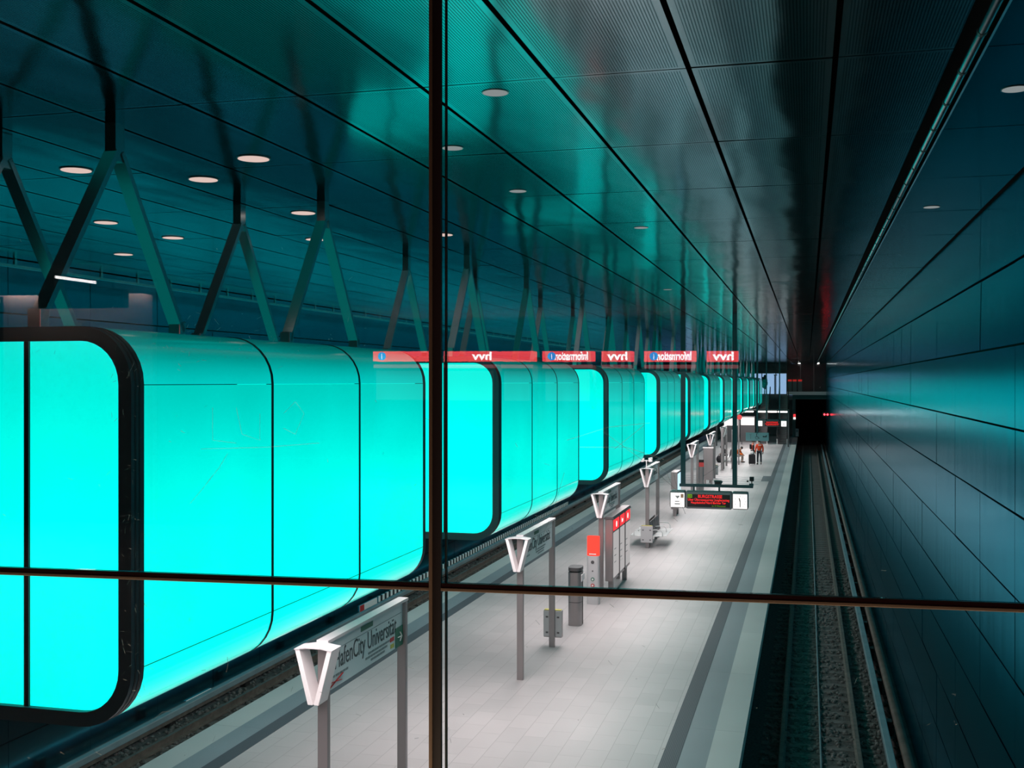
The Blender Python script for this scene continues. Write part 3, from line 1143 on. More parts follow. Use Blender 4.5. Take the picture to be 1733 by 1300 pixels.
# plain grey case and a second help column beyond the display
t = thing('notice_case', 'plain grey notice case standing behind the second help column', 'display case', (-6.05, 70.9, 0))
MB().box(-0.31, 0.31, -0.1, 0.1, 0.3, 2.3).build('case_body', M_STEEL, t, bevel=0.02)
MB().box(-0.33, 0.33, -0.12, 0.12, 2.3, 2.36).build('roof', M_WHITEPAINT, t)
for s in (-1, 1):
    MB().box(s * 0.2 - 0.06, s * 0.2 + 0.06, -0.06, 0.06, 0, 0.32).build('leg', M_STEEL, t)
t = thing('help_column', 'dark help column with a dim red cap in front of the plain notice case', 'help column', (-6.1, 66.5, 0))
oval('column', 0.0, 1.46, 0.16, 0.13, M_STEEL, t)
oval('lit_cap', 1.46, 1.72, 0.16, 0.13, glow('dim red cap', (0.9, 0.14, 0.14), 0.4), t)
oval('top', 1.72, 1.88, 0.165, 0.135, M_BLACK, t)
# slim posts further on
for i, (x, y, h, lab) in enumerate(((-6.05, 82.6, 3.1, 'slim grey post standing between the pillars and the distant bench'), (-5.4, 84.2, 2.9, 'thin grey post just left of the right teal pole'),)):
    t = thing('post', lab, 'post', (x, y, 0))
    MB().box(-0.08, 0.08, -0.08, 0.08, 0.02, h).build('shaft', M_STEEL, t, bevel=0.01)
    MB().box(-0.14, 0.14, -0.14, 0.14, 0, 0.02).build('base_plate', M_STEEL, t)

# hanging destination display with clock and info box
t = thing('destination_display', 'hanging red LED destination display on two teal poles over the platform', 'display', (-3.0, 35.4, 0))
for x in (-0.81, 0.80):
    MB().box(x - 0.07, x + 0.07, -0.07, 0.07, 3.24, CEIL).build('pole', M_TEALPOST, t)
MB().box(-0.92, 1.36, -0.06, 0.06, 3.18, 3.27).build('crossbar', M_TEALPOST, t)
for x in (-0.47, 0.32):
    MB().box(x - 0.025, x + 0.025, -0.02, 0.02, 3.04, 3.2).build('hanger', M_TEALPOST, t)
h = MB().box(-0.72, 0.72, -0.16, 0.16, 2.50, 3.06).build('housing', M_HOUSING, t, bevel=0.05)
sc_ = MB().box(-0.66, 0.66, -0.166, -0.155, 2.56, 2.96).build('screen', M_BLACK, t)
MB().box(-0.655, -0.51, -0.170, -0.164, 2.845, 2.955).build('line_badge', M_LEDGREEN, sc_)
lettering('U4', 0.10, (-0.585, -0.172, 2.865), '-y', M_BLACK, sc_, align='CENTER')
lettering('BURGSTRASSE', 0.14, (-0.33, -0.170, 2.85), '-y', M_LEDRED, sc_, width=0.74)
lettering('Über Überseequartier Jungfernstieg', 0.105, (-0.645, -0.170, 2.755), '-y', M_LEDRED, sc_, width=1.28)
lettering('Hauptbahnhof Nord Berliner Tor', 0.105, (-0.55, -0.170, 2.665), '-y', M_LEDRED, sc_, width=1.08)
lettering('in 4 Minuten', 0.075, (0.10, -0.170, 2.58), '-y', M_LEDGREEN, sc_, width=0.42)


def clock(loc, label):
    c = thing('station_clock', label, 'clock', loc)
    MB().box(-0.25, 0.25, -0.15, 0.15, -0.27, 0.29).build('housing', M_HOUSING, c, bevel=0.06)
    f = MB().box(-0.215, 0.215, -0.158, -0.145, -0.235, 0.215).build('face', M_WHITEGLOW, c)
    tk = MB()
    for k in range(12):
        a = k * PI / 6
        tk.bar((0.15 * math.sin(a), -0.160, 0.15 * math.cos(a) - 0.01), (0.185 * math.sin(a), -0.160, 0.185 * math.cos(a) - 0.01), 0.012, 0.004, up=(0, 1, 0))
    tk.build('hour_marks', M_INK_SOFT, f)
    a = math.radians(345)
    MB().bar((0, -0.162, -0.01), (0.11 * math.sin(a), -0.162, 0.11 * math.cos(a) - 0.01), 0.034, 0.004, up=(0, 1, 0)).build('hour_hand', M_BLACK, f)
    MB().bar((0, -0.164, 0.02), (0, -0.164, -0.18), 0.026, 0.004, up=(0, 1, 0)).build('minute_hand', M_BLACK, f)
    return c


clock((-2.03, 35.4, 2.775), 'square white station clock hanging right of the red LED display')
t = thing('info_box', 'square lit white info box hanging left of the red LED display', 'lit sign', (-3.97, 35.4, 2.775))
MB().box(-0.25, 0.25, -0.15, 0.15, -0.27, 0.29).build('housing', M_HOUSING, t, bevel=0.06)
f = MB().box(-0.215, 0.215, -0.158, -0.145, -0.235, 0.215).build('face', M_WHITEGLOW, t)
mk = MB()
mk.v = [(-0.08, -0.161, 0.12), (0.08, -0.161, 0.12), (0, -0.161, 0.03), (-0.08, -0.159, 0.12), (0.08, -0.159, 0.12), (0, -0.159, 0.03)]
for q in ((0, 2, 1), (3, 4, 5), (0, 1, 4, 3), (1, 2, 5, 4), (2, 0, 3, 5)):
    mk.face(q)
mk.build('grey_mark', M_GREYPAINT, f)
mk = MB()
mk.box(-0.08, 0.06, -0.161, -0.158, -0.07, -0.045)
mk.box(-0.09, 0.08, -0.161, -0.158, -0.15, -0.12)
mk.build('small_print', M_INK_SOFT, f)
MB().box(0.1, 0.19, -0.161, -0.158, 0.06, 0.18).build('orange_mark', pbr('pale orange', (0.9, 0.45, 0.3), 0.5), f)
t = thing('security_camera', 'small dark camera box at the right end of the display crossbar', 'camera', (-1.68, 35.4, 3.26))
MB().box(-0.08, 0.05, -0.05, 0.05, -0.02, 0.06).build('mount', M_TEALPOST, t)
MB().tube([(0, 0, 0.05), (0, 0, 0.16)], 0.015, 8).build('stem', M_BLACK, t)
MB().box(-0.065, 0.065, -0.12, 0.1, 0.14, 0.27).build('body', M_BLACK, t, bevel=0.012)
MB().blob((-0.13, -0.02, 0.13), 0.03).build('lens', M_BLACK, t, smooth=True)
MB().bar((-0.13, -0.02, 0.13), (-0.02, 0, 0.17), 0.012, 0.012).build('arm', M_BLACK, t)
t = thing('loudspeaker', 'flat dark loudspeaker lying on the middle of the display crossbar', 'speaker', (-2.72, 35.4, 3.27))
MB().prism([(-0.10, 0.0), (0.10, 0.0), (0.14, 0.07), (0.10, 0.12), (-0.12, 0.12), (-0.10, 0.06)], -0.12, 0.12).build('body', M_TEALPOST, t)
MB().box(-0.08, 0.08, -0.13, -0.12, 0.02, 0.10).build('grille', M_BLACK, t)

# far hanging sign and far display
t = thing('hanging_sign', 'pale teal hanging sign with wheelchair symbol above the people in orange', 'sign', (-3.2, 74.8, 0))
MB().box(-0.06, 0.06, -0.05, 0.05, 3.1, CEIL).build('pole', M_TEALPOST, t)
pn = MB().box(-0.74, 0.74, -0.04, 0.04, 2.6, 3.14).build('panel', pbr('teal sign face', (0.25, 0.45, 0.48), 0.5), t, bevel=0.01)
g = MB()
g.bar((-0.5, -0.045, 3.0), (-0.36, -0.045, 3.0), 0.03, 0.006, up=(0, 1, 0))
g.bar((-0.43, -0.045, 3.0), (-0.43, -0.045, 2.72), 0.03, 0.006, up=(0, 1, 0))
g.build('lift_symbol', M_INK_SOFT, pn)
g = MB()
g.blob((-0.04, -0.045, 3.04), (0.035, 0.006, 0.035))
g.bar((-0.04, -0.045, 3.0), (-0.02, -0.045, 2.86), 0.04, 0.006, up=(0, 1, 0))
g.bar((-0.02, -0.045, 2.86), (0.08, -0.045, 2.85), 0.035, 0.006, up=(0, 1, 0))
g.bar((0.08, -0.045, 2.85), (0.12, -0.045, 2.74), 0.035, 0.006, up=(0, 1, 0))
for k in range(10):
    a0, a1 = math.radians(110 + k * 25), math.radians(135 + k * 25)
    g.bar((-0.02 + 0.1 * math.cos(a0), -0.045, 2.82 + 0.1 * math.sin(a0)), (-0.02 + 0.1 * math.cos(a1), -0.045, 2.82 + 0.1 * math.sin(a1)), 0.022, 0.006, up=(0, 1, 0))
g.build('wheelchair_symbol', M_INK, pn)
g = MB()
g.bar((0.36, -0.045, 2.88), (0.6, -0.045, 2.88), 0.07, 0.006, up=(0, 1, 0))
g.bar((0.58, -0.045, 2.88), (0.58, -0.045, 2.98), 0.06, 0.006, up=(0, 1, 0))
g.blob((0.40, -0.045, 2.90), (0.05, 0.006, 0.04))
g.build('bench_symbol', M_INK, pn)

t = thing('destination_display', 'distant red lit destination display between two white boxes near the far stairs', 'display', (-2.9, 97.3, 0))
for x in (-0.5, 0.6):
    MB().box(x - 0.05, x + 0.05, -0.05, 0.05, 3.2, CEIL).build('pole', M_TEALPOST, t)
MB().box(-1.3, 1.3, -0.05, 0.05, 3.2, 3.28).build('crossbar', M_TEALPOST, t)
MB().box(-0.68, 0.62, -0.14, 0.14, 2.66, 3.2).build('housing', M_STEEL_DK, t, bevel=0.04)
sc_ = MB().box(-0.62, 0.56, -0.148, -0.135, 2.74, 3.12).build('screen', M_BLACK, t)
lettering('BURGSTRASSE', 0.17, (-0.5, -0.152, 2.97), '-y', M_LEDRED, sc_, width=0.95)
lettering('Über Überseequartier Jungfernstieg', 0.13, (-0.6, -0.152, 2.86), '-y', M_LEDRED, sc_, width=1.14)
lettering('Hauptbahnhof Nord Berliner Tor', 0.12, (-0.52, -0.152, 2.77), '-y', M_LEDRED, sc_, width=1.0)
clock((-1.95, 97.3, 2.93), 'distant white clock at the right end of the far display')
t = thing('info_box', 'distant lit white info box at the left end of the far display', 'lit sign', (-3.95, 97.3, 2.93))
MB().box(-0.25, 0.25, -0.15, 0.15, -0.27, 0.27).build('housing', M_STEEL_DK, t, bevel=0.06)
MB().box(-0.22, 0.22, -0.158, -0.145, -0.22, 0.22).build('face', M_WHITEGLOW, t)

# ------------------------------------------------------------------ people (far down the platform)


def skin_mesh(name, joints, edges, mat, parent, sub=1, root=0):
    me = bpy.data.meshes.new(name)
    names = list(joints)
    me.from_pydata([joints[n][0] for n in names], [(names.index(a), names.index(b)) for a, b in edges], [])
    o = bpy.data.objects.new(name, me)
    COL.objects.link(o)
    o.modifiers.new('skin', 'SKIN')
    if not me.skin_vertices:
        pass
    for i, n in enumerate(names):
        r = joints[n][1]
        sv = me.skin_vertices[0].data[i]
        sv.radius = r if isinstance(r, tuple) else (r, r)
        sv.use_root = (i == root)
    s = o.modifiers.new('sub', 'SUBSURF')
    s.levels = sub
    s.render_levels = sub
    dg = bpy.context.evaluated_depsgraph_get()
    m2 = bpy.data.meshes.new_from_object(o.evaluated_get(dg))
    bpy.data.objects.remove(o)
    m2.materials.clear()
    m2.materials.append(mat)
    for p in m2.polygons:
        p.use_smooth = True
        p.material_index = 0
    o2 = bpy.data.objects.new(name, m2)
    COL.objects.link(o2)
    o2.parent = parent
    return o2


def person(label, loc, rz, pose, top_mat, leg_mat, sleeve_mat=None, scale=1.0, vest=False, hood=False):
    """pose: dict of joints, figure faces -Y"""
    t = thing('person', label, 'person', loc, rz)
    t.scale = (scale,) * 3
    P = pose
    J = {}

    def add(n, r):
        J[n] = (P[n], r)
    add('pelvis', (0.13, 0.10))
    add('waist', (0.125, 0.095))
    add('chest', (0.15, 0.11))
    add('neck', 0.055)
    add('head', (0.075, 0.09))
    P2 = dict(P)
    edges = [('pelvis', 'waist'), ('waist', 'chest'), ('chest', 'neck'), ('neck', 'head')]
    h = Vector(P['head'])
    nk = Vector(P['neck'])
    up = (h - nk).normalized()
    J['crown'] = (tuple(h + up * 0.10), (0.07, 0.08))
    edges.append(('head', 'crown'))
    for s in 'lr':
        for n, r in (('sho', 0.065), ('elb', 0.042), ('wri', 0.028), ('hip', 0.085), ('kne', 0.058), ('ank', 0.04), ('toe', 0.035)):
            add(n + s, r)
        edges += [('chest', 'sho' + s), ('sho' + s, 'elb' + s), ('elb' + s, 'wri' + s), ('pelvis', 'hip' + s), ('hip' + s, 'kne' + s), ('kne' + s, 'ank' + s), ('ank' + s, 'toe' + s)]
        w, e = Vector(P['wri' + s]), Vector(P['elb' + s])
        d = (w - e).normalized()
        side = d.cross(Vector((0, 1, 0)))
        side = (side if side.length > 0.1 else d.cross(Vector((0, 0, 1)))).normalized()
        J['palm' + s] = (tuple(w + d * 0.08), (0.034, 0.018))
        edges.append(('wri' + s, 'palm' + s))
        curl = Vector((0, -0.3, -0.1))
        for k, (o_, ln) in enumerate(((-0.03, 0.065), (-0.01, 0.08), (0.01, 0.075), (0.03, 0.06))):
            p1 = w + d * 0.11 + side * o_
            p2 = p1 + (d + curl * 0.6).normalized() * ln
            J['fa%d%s' % (k, s)] = (tuple(p1), 0.0095)
            J['fb%d%s' % (k, s)] = (tuple(p2), 0.008)
            edges += [('palm' + s, 'fa%d%s' % (k, s)), ('fa%d%s' % (k, s), 'fb%d%s' % (k, s))]
        p1 = w + d * 0.045 - side * 0.045
        J['th' + s] = (tuple(p1), 0.011)
        J['ti' + s] = (tuple(p1 + (d * 0.7 - side * 0.4).normalized() * 0.05), 0.009)
        edges += [('wri' + s, 'th' + s), ('th' + s, 'ti' + s)]
    body = skin_mesh('body', J, edges, M_SKIN, t, 1, 0)
    # face details on the head
    hd = Vector(P['head']) + up * 0.05
    fw = Vector(P.get('face', (0, -1, 0))).normalized()
    rt = up.cross(fw).normalized()
    nose = MB().blob(tuple(hd + fw * 0.095 - up * 0.01), (0.014, 0.018, 0.02), 8, 6).build('nose', M_SKIN, t, smooth=True)
    for s in (-1, 1):
        MB().blob(tuple(hd + fw * 0.085 + rt * s * 0.032 + up * 0.02), (0.01, 0.008, 0.008), 8, 6).build('eye', M_BLACK, t)
        MB().blob(tuple(hd + rt * s * 0.082), (0.012, 0.02, 0.028), 8, 6).build('ear', M_SKIN, t, smooth=True)
    MB().blob(tuple(hd + fw * 0.085 - up * 0.05), (0.022, 0.008, 0.007), 8, 6).build('mouth', M_RED, t)
    hr = hd + up * 0.045 - fw * 0.025
    MB().blob(tuple(hr), (0.095, 0.105, 0.10), 14, 10).build('hair', M_HAIR, t, smooth=True)
    # clothing
    JJ = {'pelvis': (P['pelvis'], (0.165, 0.135)), 'waist': (P['waist'], (0.17, 0.135)), 'chest': (P['chest'], (0.185, 0.14)), 'collar': (tuple(Vector(P['neck']) * 0.75 + Vector(P['chest']) * 0.25), 0.08)}
    ed = [('pelvis', 'waist'), ('waist', 'chest'), ('chest', 'collar')]
    for s in 'lr':
        JJ['sho' + s] = (P['sho' + s], 0.088)
        ed.append(('chest', 'sho' + s))
        if not sleeve_mat:
            JJ['elb' + s] = (P['elb' + s], 0.066)
            JJ['wri' + s] = (P['wri' + s], 0.05)
            ed += [('sho' + s, 'elb' + s), ('elb' + s, 'wri' + s)]
    skin_mesh('jacket', JJ, ed, top_mat, t, 1, 0)
    if sleeve_mat:
        for s in 'lr':
            skin_mesh('sleeve', {'a': (P['sho' + s], 0.085), 'b': (P['elb' + s], 0.062), 'c': (P['wri' + s], 0.048)}, [('a', 'b'), ('b', 'c')], sleeve_mat, t, 1, 0)
    JJ = {'pelvis': (P['pelvis'], (0.15, 0.12))}
    ed = []
    for s in 'lr':
        JJ['hip' + s] = (P['hip' + s], 0.10)
        JJ['kne' + s] = (P['kne' + s], 0.075)
        JJ['ank' + s] = (tuple(Vector(P['ank' + s]) + Vector((0, 0, 0.05))), 0.062)
        ed += [('pelvis', 'hip' + s), ('hip' + s, 'kne' + s), ('kne' + s, 'ank' + s)]
    skin_mesh('trousers', JJ, ed, leg_mat, t, 1, 0)
    for s in 'lr':
        a, b = Vector(P['ank' + s]), Vector(P['toe' + s])
        a = Vector((a.x, a.y, 0.045))
        b = Vector((b.x, b.y, 0.035))
        d = (b - a).normalized()
        MB().tube([tuple(a - d * 0.06), tuple(a), tuple(b), tuple(b + d * 0.05)], [0.035, 0.045, 0.04, 0.025], 10).build('shoe', M_BLACK, t, smooth=True)
    return t


stand = dict(pelvis=(0, 0, 0.98), waist=(0, 0, 1.14), chest=(0, 0.01, 1.36), neck=(0, 0, 1.54), head=(0, -0.02, 1.62), face=(0, -1, 0),
             shol=(-0.2, 0.01, 1.43), elbl=(-0.27, 0.02, 1.14), wril=(-0.27, -0.06, 0.90), shor=(0.2, 0.01, 1.43), elbr=(0.27, 0.02, 1.14), wrir=(0.27, -0.06, 0.90),
             hipl=(-0.1, 0, 0.92), knel=(-0.12, -0.02, 0.5), ankl=(-0.12, 0.02, 0.09), toel=(-0.14, -0.13, 0.035),
             hipr=(0.1, 0, 0.92), kner=(0.12, -0.02, 0.5), ankr=(0.13, 0.02, 0.09), toer=(0.15, -0.13, 0.035))
sit = dict(pelvis=(0, 0, 0.56), waist=(0, -0.03, 0.70), chest=(0, -0.16, 0.92), neck=(0, -0.27, 1.06), head=(0, -0.34, 1.11), face=(0, -0.9, -0.5),
           shol=(-0.19, -0.17, 0.98), elbl=(-0.24, -0.27, 0.72), wril=(-0.14, -0.46, 0.62), shor=(0.19, -0.17, 0.98), elbr=(0.24, -0.27, 0.72), wrir=(0.14, -0.46, 0.62),
           hipl=(-0.1, -0.03, 0.53), knel=(-0.14, -0.45, 0.53), ankl=(-0.14, -0.42, 0.09), toel=(-0.15, -0.57, 0.035),
           hipr=(0.1, -0.03, 0.53), kner=(0.14, -0.45, 0.53), ankr=(0.14, -0.42, 0.09), toer=(0.15, -0.57, 0.035))
p = person('person in an orange red hi-vis vest with black sleeves, standing behind a black suitcase', (-4.2, 90.3, 0), math.radians(100), dict(stand), M_VIS, M_TROUSER, M_DARKCLOTH, 1.04)
MB().box(-0.17, 0.17, 0.11, 0.24, 1.08, 1.46).build('backpack', M_DARKCLOTH, p, bevel=0.05)
p = person('person in a bulky orange red jacket and dark trousers, standing right of the suitcase', (-3.66, 89.3, 0), math.radians(195), dict(stand), M_VIS, M_TROUSER, None, 1.07)
MB().box(-0.11, 0.11, 0.13, 0.155, 1.38, 1.44).build('reflective_tape', M_REFLECT, p)
person('person in an orange jacket sitting bent forward on the distant bench', (-5.5, 91.3, 0.0), math.radians(75), dict(sit), M_VIS_OR, M_BEIGE, None, 1.0)
person('person in black sitting on the far left side of the distant bench', (-6.4, 92.0, 0.0), math.radians(-80), dict(sit), M_DARKCLOTH, M_DARKCLOTH, None, 1.0)
t = thing('suitcase', 'black upright suitcase standing on the platform between the two standing people', 'suitcase', (-4.2, 88.9, 0))
MB().box(-0.26, 0.26, -0.15, 0.15, 0.06, 0.80).build('shell', M_DARKCLOTH, t, bevel=0.05)
MB().tube([(-0.12, 0.08, 0.78), (-0.12, 0.08, 1.02), (0.12, 0.08, 1.02), (0.12, 0.08, 0.78)], 0.014, 8).build('handle', M_STEEL, t)
for sx in (-0.2, 0.2):
    for sy in (-0.1, 0.1):
        MB().disc((sx, sy, 0.035), 0.035, 12, 'x', 0.03).build('wheel', M_BLACK, t)
t = thing('bag', 'white carrier bag lying on top of the black suitcase', 'bag', (-4.2, 88.88, 0.812))
MB().blob((0, 0, 0.12), (0.15, 0.1, 0.13), 14, 8).build('pouch', M_WHITE, t, smooth=True)
MB().tube([(-0.05, 0, 0.22), (-0.03, 0, 0.3), (0.03, 0, 0.3), (0.05, 0, 0.22)], 0.01, 6).build('handle', M_WHITE, t)
t = thing('bag', 'black bag leaning on the floor left of the distant bench', 'bag', (-6.85, 90.5, 0))
MB().blob((0, 0, 0.28), (0.25, 0.22, 0.30), 14, 8).build('pouch', M_DARKCLOTH, t, smooth=True)
MB().tube([(-0.08, 0, 0.55), (-0.04, 0, 0.66), (0.04, 0, 0.66), (0.08, 0, 0.55)], 0.015, 6).build('handle', M_DARKCLOTH, t)

# ------------------------------------------------------------------ far end of the hall
# portal over the right hand track
struct(MB().box(-1.7, WR + 0.3, YE, YE + 0.5, 4.45, 4.95).build('wall_portal', pbr('teal beam', (0.07, 0.16, 0.16), 0.6)), 'teal grey beam over the tunnel mouth', 'wall')
struct(MB().box(-2.3, WR + 0.3, YE - 0.25, YE + 0.5, 4.95, 5.33).build('trim_30', M_WHITEPAINT), 'pale ledge above the tunnel mouth', 'ledge')
t = thing('gallery_glazing', 'dark glazed gallery front above the tunnel mouth', 'window', (0, YE, 0))
MB().box(-2.3, WR + 0.05, 0.0, 0.05, 5.33, CEIL).build('pane', pbr('dark gallery glass', (0.012, 0.014, 0.017), 0.12), t)
for x in (-0.8, 0.7):
    MB().box(x - 0.03, x + 0.03, -0.03, 0.05, 5.33, CEIL).build('mullion', M_STEEL_DK, t)
for i, x in enumerate((-2.0, -1.45, -0.85)):
    t = thing('ticket_machine', '%s of the small red topped machines glimpsed above the tunnel mouth' % ('leftmost', 'middle', 'rightmost')[i], 'ticket machine', (x, YE - 0.14, 5.33), 0, 'far ticket machines')
    MB().box(-0.22, 0.22, -0.05, 0.1, 0, 1.2).build('cabinet', M_STEEL_DK, t, bevel=0.01)
    MB().box(-0.22, 0.22, -0.055, 0.1, 1.2, 1.42).build('header', glow('far red header', (1, 0.05, 0.04), 0.35), t)
struct(MB().box(-1.7, -1.35, YE - 0.2, YE + 0.5, -1.2, 4.45).build('wall_pier', pbr('teal pier', (0.06, 0.12, 0.12), 0.6)), 'teal grey pier beside the tunnel mouth', 'wall')
# tunnel
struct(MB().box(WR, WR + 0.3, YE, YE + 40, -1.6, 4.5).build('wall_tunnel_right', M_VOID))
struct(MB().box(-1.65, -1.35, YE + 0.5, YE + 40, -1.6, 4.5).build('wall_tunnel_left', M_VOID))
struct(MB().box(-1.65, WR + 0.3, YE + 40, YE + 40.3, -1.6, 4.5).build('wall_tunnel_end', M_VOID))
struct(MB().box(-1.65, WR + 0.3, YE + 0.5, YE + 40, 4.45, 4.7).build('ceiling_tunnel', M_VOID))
# end wall of the platform hall: glazed concourse level and a lit lower hall
struct(MB().box(WL, -2.3, YE - 0.2, YE + 0.4, 4.7, 5.05).build('floor_gallery', M_CONC_MID), 'floor edge of the far concourse gallery', 'floor')
struct(MB().box(WL, -2.3, YE - 0.2, YE + 0.4, 7.55, CEIL + 0.2).build('wall_end_top', M_CONC), 'dark fascia above the far concourse window', 'wall')
win = MB()
for x in (-13.0, -11, -9, -7.1, -5.2, -3.6, -2.35):
    win.box(x - 0.05, x + 0.05, YE - 0.05, YE + 0.1, 5.05, 7.55)
win.box(WL, -2.3, YE - 0.05, YE + 0.1, 7.45, 7.55)
w = win.build('window_2', M_STEEL_DK)
struct(w, 'tall far concourse window with the dusk sky behind it', 'window')
pn = MB().box(WL, -2.35, YE + 0.0, YE + 0.02, 5.05, 7.45).build('pane', M_GLASS, w)
struct(MB().box(WL - 6, -1.66, YE + 29, YE + 29.2, 0, 20).build('sky', M_DUSK), 'pale blue dusk sky beyond the far window', 'sky')
t = thing('tree', 'dark small tree standing outside the far blue window', 'tree', (-5.35, YE + 12, 4.7))
MB().tube([(0, 0, 0), (0.03, 0, 0.9), (0, 0, 1.6)], [0.08, 0.06, 0.04], 8).build('trunk', M_HAIR, t)
cr = MB()
for k in range(40):
    a, b = random.uniform(0, 2 * PI), random.uniform(-1, 1)
    r = 0.28 * (1 - b * b * 0.8)
    cr.blob((r * math.cos(a), r * math.sin(a), 1.75 + 0.75 * b), (0.16, 0.16, 0.2), 7, 5)
cr.build('crown', M_LEAF, t)
t = thing('lamp_post', 'dark lamp post outside the far blue window right of the small tree', 'lamp post', (-4.05, YE + 12, 4.7))
MB().tube([(0, 0, 0), (0, 0, 2.7)], 0.06, 8).build('pole', M_HAIR, t)
MB().box(-0.12, 0.3, -0.1, 0.1, 2.6, 2.72).build('lamp_head', M_HAIR, t)
struct(MB().box(WL - 4, -1.7, YE + 6.4, YE + 20, 4.4, 4.7).build('ground_outside', M_CONC), 'dark ground outside the far window', 'ground')
# lower hall back wall with lit bays
struct(MB().box(WL, -1.7, YE + 6.0, YE + 6.2, -0.2, 4.7).build('wall_far', pbr('far hall wall', (0.23, 0.225, 0.23), 0.6, 0, 0.2, 1.0)), 'grey back wall of the lit hall under the far gallery', 'wall')
struct(MB().box(WL, -1.7, YE, YE + 6.2, 4.4, 4.7).build('ceiling_far', M_CONC_MID))
struct(MB().box(PL, -1.7, YE, YE + 6.0, -0.25, 0.0).build('floor_far', M_PAVE))
px = [-8.1, -6.9, -5.7, -4.5, -3.4, -2.4]
for i, x in enumerate(px):
    t = thing('tube_lamp', 'white tube lamp in the row under the far gallery, %s from the left' % ORD[i], 'lamp', (x, 114.0, 3.50), 0, 'row of white tube lamps under the far gallery')
    MB().box(-0.45, 0.45, -0.06, 0.06, -0.07, 0.05).build('tube', M_HALLLAMP, t, bevel=0.02)
    MB().box(-0.5, 0.5, -0.08, 0.08, 0.05, 0.10).build('housing', M_STEEL_DK, t)
struct(MB().box(-9.0, -1.75, 113.9, 114.1, 3.60, 3.72).build('trim_31', M_STEEL_DK), 'thin dark beam carrying the tube lamps', 'beam')
for x in (-8.9, -1.85):
    struct(MB().box(x - 0.07, x + 0.07, 113.93, 114.07, 0.0, 3.6).build('trim_32' if x < -5 else 'trim_33', M_STEEL_DK))


def escalator(x, label):
    t = thing('escalator', label, 'escalator', (x, 0, 0), 0, 'escalators at the far platform end')
    y0, z0, y1, z1 = 119.0, 0.0, 128.0, 4.9
    st = MB()
    n = 22
    for k in range(n):
        ya = y0 + (y1 - y0) * k / n
        yb = y0 + (y1 - y0) * (k + 1) / n
        zz = z0 + (z1 - z0) * (k + 1) / n
        st.box(-0.45, 0.45, ya, yb, max(-0.02, zz - 0.7), zz)
    st.build('steps', M_STEEL_DK, t)
    for s in (-1, 1):
        b = MB()
        b.hexa([(s * 0.5 - 0.05, y0 - 1, 0), (s * 0.5 + 0.05, y0 - 1, 0), (s * 0.5 + 0.05, y1, z1 - 0.6), (s * 0.5 - 0.05, y1, z1 - 0.6),
                (s * 0.5 - 0.05, y0 - 1, 0.95), (s * 0.5 + 0.05, y0 - 1, 0.95), (s * 0.5 + 0.05, y1, z1 + 0.95), (s * 0.5 - 0.05, y1, z1 + 0.95)])
        b.build('balustrade', M_CHROME, t)
        MB().tube([(s * 0.5, y0 - 1.2, 0.6), (s * 0.5, y0 - 1.1, 1.0), (s * 0.5, y1, z1 + 1.0)], 0.05, 8).build('handrail', M_BLACK, t)
    return t


escalator(-4.55, 'left one of the two bright escalators at the far platform end')
escalator(-2.55, 'right one of the two bright escalators at the far platform end, beside the tunnel')
# lit vending cases in the far hall
for i, (x, y) in enumerate(((-7.6, 116.0), (-6.0, 117.5))):
    t = thing('poster_case', ('lit white poster case left in the far hall', 'lit white poster case nearest the far escalators')[i], 'lit sign', (x, y, 0), 0, 'lit poster cases in the far hall')
    MB().box(-0.75, 0.75, -0.1, 0.1, 0.3, 2.9).build('case_body', M_STEEL_DK, t, bevel=0.02)
    MB().box(-0.68, 0.68, -0.11, -0.09, 2.0, 2.8).build('poster', M_WHITEGLOW, t)
    for s in (-1, 1):
        MB().box(s * 0.6 - 0.05, s * 0.6 + 0.05, -0.05, 0.05, 0, 0.32).build('leg', M_STEEL_DK, t)
t = thing('round_sign', 'small red and white round lit sign on a post behind the right teal pole', 'sign', (-5.2, 88.6, 0))
MB().box(-0.05, 0.05, -0.05, 0.05, 0, 3.6).build('post', M_STEEL, t)
MB().disc((0.05, -0.08, 3.72), 0.2, 24, 'y', 0.06).build('red_disc', glow('red disc', (1, 0.12, 0.12), 0.9), t)
MB().disc((-0.38, -0.08, 3.72), 0.2, 24, 'y', 0.06).build('white_disc', M_WHITEGLOW, t)
MB().box(-0.4, 0.1, -0.05, 0.0, 3.55, 3.6).build('arm', M_STEEL, t)
# rail signal
t = thing('rail_signal', 'red twin lamp rail signal glowing by the right wall at the tunnel mouth', 'signal', (1.72, 110.0, 0))
MB().box(0.26, 0.33, 0.0, 0.1, -1.1, 3.5).build('mast', M_BLACK, t)
MB().box(-0.30, 0.30, -0.1, 0.12, 3.15, 3.6).build('housing', M_BLACK, t, bevel=0.03)
for x in (-0.16, 0.12):
    MB().disc((x, -0.11, 3.37), 0.085, 20, 'y', 0.03).build('lamp', M_SIGNALRED, t)
    MB().tube([(x, -0.12, 3.39), (x, -0.2, 3.39)], 0.1, 16, cap=False).build('hood', M_BLACK, t) if False else None
t = thing('portal_sign', 'small red and white plate on the pier left of the tunnel mouth', 'sign', (-1.5, YE - 0.25, 2.1))
MB().box(-0.1, 0.16, -0.03, 0.03, 0.0, 0.25).build('white_field', M_WHITEGLOW, t)
MB().box(-0.1, 0.16, -0.03, 0.03, 0.25, 0.6).build('red_field', M_REDHEAD, t)
t = thing('notice_board', 'grey notice board just right of the pier at the tunnel mouth', 'notice board', (-1.2, YE - 0.1, 0.4))
MB().box(-0.15, 0.2, -0.03, 0.03, -0.3, 0.6).build('board', M_GREYPAINT, t, bevel=0.01)
MB().box(-0.08, 0.12, -0.036, -0.03, 0.2, 0.5).build('print', M_INK_SOFT, t)

